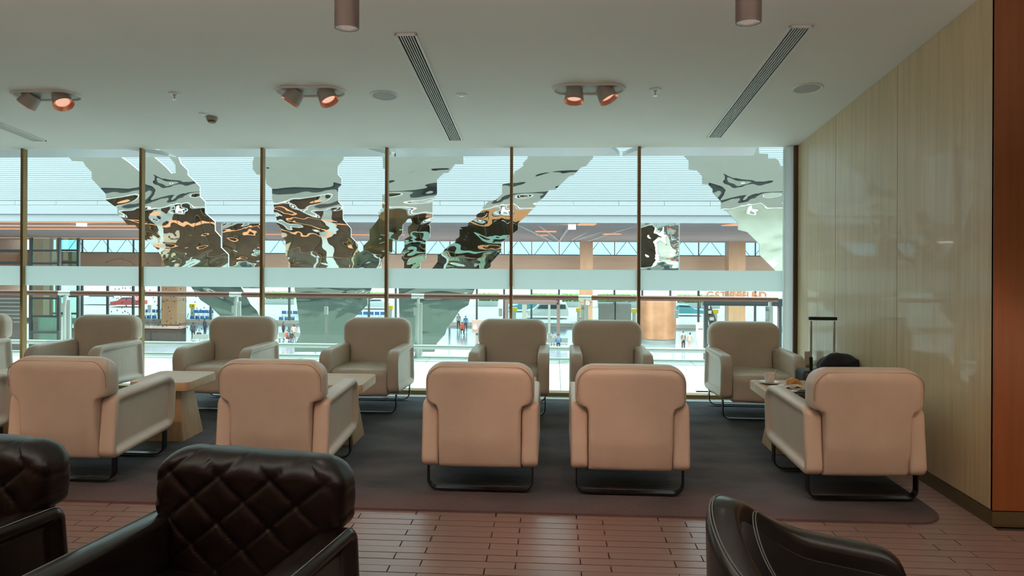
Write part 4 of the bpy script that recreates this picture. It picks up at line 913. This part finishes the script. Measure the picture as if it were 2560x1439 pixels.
# ------------------------------------------------------------------ cars, trolleys, hedges outside
def wheel(e, x, s, r=0.33):
    g = G(); cyl_between(g, (x, s * 0.82, r), (x, s * 0.62, r), r, r, 20); wh = g.build('wheel', 'tyre', e, smooth=40); g = G(); cyl_between(g, (x, s * 0.83, r), (x, s * 0.80, r), r * 0.62, r * 0.62, 14); g.build('hubcap', 'steel_pale', wh)
def cyl_between2(): pass
def car(px, pyb, L, label, m, kind, flip=False):
    y = (CH - ZL) * F / (pyb - 611); x = PY(px, pyb, y).x
    e = empty('car', (x, y, ZL), PI if flip else 0, label, 'car')
    if kind == 'van': prof = [(-L / 2, 0.35), (-L / 2, 0.95), (-L * 0.36, 1.12), (-L * 0.22, 1.72), (-L * 0.10, 1.86), (L * 0.44, 1.84), (L * 0.49, 1.2), (L / 2, 0.9), (L / 2, 0.35)]
    else: prof = [(-L / 2, 0.32), (-L / 2, 0.72), (-L * 0.26, 0.92), (-L * 0.12, 1.36), (L * 0.18, 1.40), (L * 0.36, 0.98), (L / 2, 0.88), (L / 2, 0.32)]
    n = len(prof)
    g = G(); loops = []
    for yy, k in ((-0.86, 0.0), (-0.90, 0.0), (0.90, 0.0), (0.86, 0.0)):
        loops.append([(px_, yy * (1 if z < 1.0 else 0.88), z) for px_, z in prof])
    g.loft(loops[1:3]); g.build('body', m, e, bevel=0.05)
    zt = max(z for _, z in prof)
    g = G()
    for s in (-1, 1):
        if kind == 'van': q = [(-L * 0.27, 1.18), (-L * 0.19, 1.66), (L * 0.42, 1.70), (L * 0.44, 1.18)]
        else: q = [(-L * 0.20, 0.95), (-L * 0.11, 1.30), (L * 0.17, 1.33), (L * 0.28, 0.98)]
        g.loft([[(a, s * 0.84, b) for a, b in q], [(a, s * 0.82 + s * 0.02 - s * 0.0, b) for a, b in q]])
    gg = G()
    for s in (-1, 1): gg.loft([[(a, s * (0.86 if kind == 'van' else 0.86), b) for a, b in q], [(a, s * 0.70, b) for a, b in q]])
    gg.build('side_window', 'carglass', e)
    for xx in (-L * 0.31, L * 0.31):
        for s in (-1, 1): wheel(e, xx, s * 1.12)
car(1370, 795, 4.9, 'white people carrier with sliding door parked outside behind the middle pair', 'carwhite', 'van')
car(255, 772, 5.2, 'white van parked outside behind the second pane from the left', 'carwhite', 'van')
car(322, 777, 4.3, 'red car parked outside near the trolleys on the left', 'carred', 'sedan')
car(1315, 779, 4.5, 'teal car parked outside behind the white people carrier', 'carteal', 'sedan')
car(1710, 785, 4.5, 'teal car parked outside behind the kiosks', 'carteal', 'sedan', True)
car(940, 776, 4.4, 'white saloon car outside behind the blue trolleys', 'carwhite', 'sedan')
# luggage trolleys
def trolley():
    e = empty('luggage_trolley', (0, 0, 0), 0, '', 'trolley', 'blue luggage trolleys lined up outside the hall')
    g = G(); g.box(-0.3, 0.3, -0.5, 0.4, 0.18, 0.22); g.build('platform', 'steel_pale', e)
    g = G(); g.box(-0.3, -0.26, 0.36, 0.4, 0.2, 1.0); g.box(0.26, 0.3, 0.36, 0.4, 0.2, 1.0); g.box(-0.3, 0.3, 0.36, 0.4, 0.55, 0.6); g.build('frame', 'steel_pale', e)
    g = G(); g.box(-0.32, 0.32, 0.33, 0.44, 0.86, 1.04); g.build('handle', 'blue', e, bevel=0.02)
    g = G(); g.box(-0.3, 0.3, -0.52, -0.46, 0.1, 0.42); g.build('bumper', 'blue', e)
    return e
tp = trolley(); tn = 0
for a, b, cnt, wh in ((345, 398, 4, 'behind the leftmost whole armchair'), (480, 530, 4, 'left of the leftmost mirror sculpture'), (700, 742, 3, 'left of the wide mirror sculpture'), (890, 962, 5, 'between the wide mirror sculpture and the mullion')):
    for row, yy in enumerate((77.6, 79.4)):
        for k in range(cnt):
            px = a + (b - a) * (k + 0.5) / cnt; x = PY(px, 800, yy).x
            lb = 'blue luggage trolley in the row %s' % wh
            if tn == 0: tp.location = (x, yy, ZL); tp['label'] = lb; t = tp
            else: t = copy_tree(tp, (x, yy, ZL), 0, lb)
            t.scale = (0.84, 1, 1); t['label'] = 'blue luggage trolley in the %s row %s' % (('front', 'back')[row], wh)
            t['group'] = 'blue luggage trolleys ' + wh; tn += 1
# yellow road barriers
for px, py in ((156, 762), (482, 764), (976, 768), (1286, 773), (1447, 774), (1585, 776), (1788, 778)):
    y = 81.0; p = PY(px, py, y)
    e = empty('bollard', (p.x, y, ZL), 0, {156: 'yellow topped bollard left of the white van', 482: 'yellow topped bollard above the left trolleys', 976: 'yellow topped bollard beside the middle trolleys', 1286: 'yellow topped bollard left of the white people carrier', 1447: 'yellow topped bollard left of the clock column', 1585: 'yellow topped bollard left of the copper drum', 1788: 'yellow topped bollard under the refund sign'}[px], 'bollard', 'yellow topped bollards along the road')
    G().box(-0.32, 0.32, -0.2, 0.2, p.z - ZL - 0.22, p.z - ZL + 0.22).build('yellow_head', 'yellow', e); G().box(-0.2, 0.2, -0.14, 0.14, 0, p.z - ZL - 0.22).build('post', 'concrete', e)
# planted hedge strip
random.seed(3)
HP = [(-60, 30), (660, 735), (900, 965), (1195, 1245), (1330, 1395), (1405, 1448), (1495, 1600), (1695, 1750), (1752, 1800)]
for i, (a, b) in enumerate(HP):
    y = 100.0; xa = PY(a, 740, y).x; xb = PY(b, 740, y).x; z1 = PY(700, 728, y).z - ZL; z0 = PY(700, 747, y).z - ZL
    e = empty('hedge_planter', ((xa + xb) / 2, y, ZL), 0, 'green hedge in a concrete planter across the road, %s from the left' % ('first second third fourth fifth sixth seventh eighth ninth'.split()[i]), 'hedge', 'hedges across the road'); hw = (xb - xa) / 2
    G().box(-hw, hw, 0, 1.2, 0, z0).build('planter', 'concrete', e)
    g = G(); nx = 26; loops = []
    for k in range(nx + 1):
        x = -hw + 2 * hw * k / nx; loops.append([(x + random.uniform(-.08, .08), 0.6 + (0.62 + random.uniform(-.12, .12)) * math.cos(t), z0 + (z1 - z0) * 0.5 + (z1 - z0) * 0.5 * math.sin(t) * random.uniform(0.82, 1.12)) for t in [2 * PI * j / 12 for j in range(12)]])
    g.loft(loops); g.build('hedge_leaves', 'hedge', e)
# far buildings beyond the road, pale
tag(box('distant_building', 'concrete', -90, 90, 160, 165, ZL, -1.0), 'long pale grey building far beyond the road', 'building')
# ------------------------------------------------------------------ people in the hall
def person(px, pyf, label, top, bottom, h=1.7, pose='stand', rz=0.0, yy=None, group=None):
    y = yy or (CH - ZL) * F / (pyf - 610.5); x = PY(px, pyf, y).x
    s = h / 1.72
    if pose == 'stand':
        J = {'pel': (0, 0, .95, .13), 'ch': (0, 0, 1.25, .155), 'sh': (0, 0, 1.40, .12), 'nk': (0, 0, 1.48, .055), 'hd': (0, -.01, 1.60, .095), 'ht': (0, -.01, 1.68, .075)}
        for n_, q in (('l', -1), ('r', 1)):
            J.update({n_ + 'hp': (q * .10, 0, .88, .095), n_ + 'kn': (q * .11, -.02, .48, .062), n_ + 'an': (q * .12, .02, .08, .042), n_ + 'to': (q * .13, -.14, .04, .038),
                      n_ + 's': (q * .19, 0, 1.38, .06), n_ + 'e': (q * .25, .02, 1.10, .042), n_ + 'w': (q * .24, -.08, .88, .032), n_ + 'h': (q * .235, -.11, .80, .036)})
    else:
        J = {'pel': (0, 0, .52, .14), 'ch': (0, 0, .82, .155), 'sh': (0, -.03, .97, .12), 'nk': (0, -.05, 1.05, .055), 'hd': (0, -.07, 1.17, .095), 'ht': (0, -.07, 1.25, .075)}
        for n_, q in (('l', -1), ('r', 1)):
            J.update({n_ + 'hp': (q * .10, -.05, .50, .09), n_ + 'kn': (q * .12, -.42, .50, .065), n_ + 'an': (q * .12, -.40, .08, .042), n_ + 'to': (q * .13, -.54, .04, .038),
                      n_ + 's': (q * .19, -.02, .95, .06), n_ + 'e': (q * .25, -.08, .70, .042), n_ + 'w': (q * .16, -.28, .60, .032), n_ + 'h': (q * .13, -.33, .60, .036)})
    keys = list(J); idx = {k: i for i, k in enumerate(keys)}
    E = [('pel', 'ch'), ('ch', 'sh'), ('sh', 'nk'), ('nk', 'hd'), ('hd', 'ht')]
    for n_ in 'lr': E += [('pel', n_ + 'hp'), (n_ + 'hp', n_ + 'kn'), (n_ + 'kn', n_ + 'an'), (n_ + 'an', n_ + 'to'), ('sh', n_ + 's'), (n_ + 's', n_ + 'e'), (n_ + 'e', n_ + 'w'), (n_ + 'w', n_ + 'h')]
    me = bpy.data.meshes.new('tmp'); me.from_pydata([tuple(c * s for c in J[k][:3]) for k in keys], [(idx[a], idx[b]) for a, b in E], [])
    o = bpy.data.objects.new('tmp', me); COL.objects.link(o); o.modifiers.new('s', 'SKIN'); o.modifiers.new('u', 'SUBSURF').levels = 1
    for i, k in enumerate(keys): v = me.skin_vertices[0].data[i]; v.radius = (J[k][3] * s,) * 2; v.use_root = (i == 0)
    bpy.context.view_layer.update(); res = bpy.data.meshes.new_from_object(o.evaluated_get(bpy.context.evaluated_depsgraph_get())); bpy.data.objects.remove(o)
    e = empty('person', (x, y, ZL), rz, label, 'person', group)
    res.materials.clear()
    for m_ in (bottom, top, 'skin', 'hair', 'black'): res.materials.append(M[m_])
    zt = (0.93 if pose == 'stand' else 0.55) * s; zn = (1.46 if pose == 'stand' else 1.03) * s; zh = zn + 0.14 * s
    for p in res.polygons:
        c = p.center
        hand = (abs(c.x) > 0.2 * s and c.z < 0.86 * s and c.z > 0.7 * s) if pose == 'stand' else (c.y < -.29 * s and c.z > .56 * s and abs(c.x) < .2)
        p.material_index = 4 if c.z < 0.07 * s else 0 if c.z < zt else 1 if c.z < zn else (3 if (c.z > zh or c.y > 0.01 * s) else 2)
        if hand: p.material_index = 2
        elif pose == 'stand' and abs(c.x) > 0.19 * s and c.z > 0.86 * s and c.z < zn: p.material_index = 1
        p.use_smooth = True
    link('body', res, e); return e
def bench(px, py, label, n=3):
    y = (CH - ZL) * F / (py - 610.5); x = PY(px, py, y).x; e = empty('waiting_bench', (x, y + 0.05, ZL), 0, label, 'bench')
    G().box(-n * 0.35, n * 0.35, -0.25, 0.25, 0.36, 0.40).build('seat', 'frame_grey', e); G().box(-n * 0.35, n * 0.35, 0.22, 0.27, 0.45, 0.85).build('backrest', 'frame_grey', e)
    for s in (-1, 1): G().box(s * n * 0.3 - 0.03, s * n * 0.3 + 0.03, -0.2, 0.25, 0, 0.36).build('leg', 'steel_pale', e)
person(483, 862, 'person in dark jacket standing, left of the pair by the second armchair', 'clothnavy', 'clothblack', 1.72, rz=PI, group='people standing in the hall')
person(512, 852, 'person in navy top standing, right of the pair by the second armchair', 'clothnavy', 'clothnavy', 1.78, rz=2.6, group='people standing in the hall')
person(497, 868, 'person in dark grey coat seated in front of the standing pair', 'clothblack', 'clothgrey', 1.6, 'sit', rz=PI)
person(708, 858, 'person in dark clothes standing right of the second mullion', 'clothblack', 'clothblack', 1.7, rz=2.0)
person(716, 866, 'person in red top seated right of the second mullion', 'clothred', 'clothblack', 1.65, 'sit', rz=1.9)
person(728, 868, 'person in black top seated beside the person in red', 'clothblack', 'clothgrey', 1.65, 'sit', rz=2.8)
person(735, 862, 'person in pale top standing near the wide mirror sculpture', 'clothpink', 'clothnavy', 1.6, rz=3.2)
bench(722, 864, 'dark waiting bench under the seated people')
person(1146, 826, 'person with grey top walking left of the number 6 sign', 'clothgrey', 'clothblack', 1.72, rz=0.6)
person(1164, 832, 'person in navy top next to the number 6 sign', 'clothblue', 'clothnavy', 1.7, rz=-0.3)
person(1155, 838, 'person in red shirt seated left of the number 6 sign', 'clothred', 'clothblack', 1.7, 'sit', rz=0.2)
person(1451, 836, 'person in black standing at the foot of the clock column, left one', 'clothblack', 'clothblack', 1.75, rz=0.2)
person(1466, 836, 'person in black standing at the foot of the clock column, right one', 'clothblack', 'clothnavy', 1.78, rz=-0.4)
person(1708, 872, 'person in mauve top standing right of the copper drum', 'brownpanel', 'clothblack', 1.7, rz=0.5)
person(1725, 872, 'person in pale pink dress standing beside the kiosk', 'clothpink', 'clothpink', 1.6, rz=2.7)
person(1382, 866, 'person with dark hair seated between the two middle armchairs, left one', 'clothgrey', 'clothblack', 1.7, 'sit', rz=PI)
person(1396, 872, 'person with dark hair seated between the two middle armchairs, right one', 'clothblue', 'clothblack', 1.7, 'sit', rz=PI)
bench(1389, 870, 'dark waiting bench between the two middle armchairs')
bench(497, 872, 'dark waiting bench under the person in the dark grey coat', 2)
# suspended bronze droplets
random.seed(11)
dm = G().lathe([(0.001, 0.05), (0.012, 0.015), (0.020, -0.008), (0.012, -0.028), (0.002, -0.034)], 8).build('droplet', 'droplet', mesh_only=True, smooth=True)
def drop(px, py, grp, lb):
    y = 27.0 + random.uniform(-1, 1); p = PY(px, py, y); o = link('bronze_droplet', dm, None, p); tag(o, lb, 'droplet', grp)
for k in range(26):
    t = k / 25; drop(266 + 104 * t, 655 - 9 * math.sin(t * 5.2) + (t > 0.6) * random.uniform(-6, 12), 'bronze droplets above the frosted band', 'tiny bronze droplet hanging above the frosted band by the second mullion')
for k in range(130):
    px = random.uniform(262, 515); py = random.uniform(718, 830)
    if px < 300 and py > 780: continue
    drop(px, py, 'bronze droplets below the handrail', 'tiny bronze droplet hanging below the frosted band at the left')
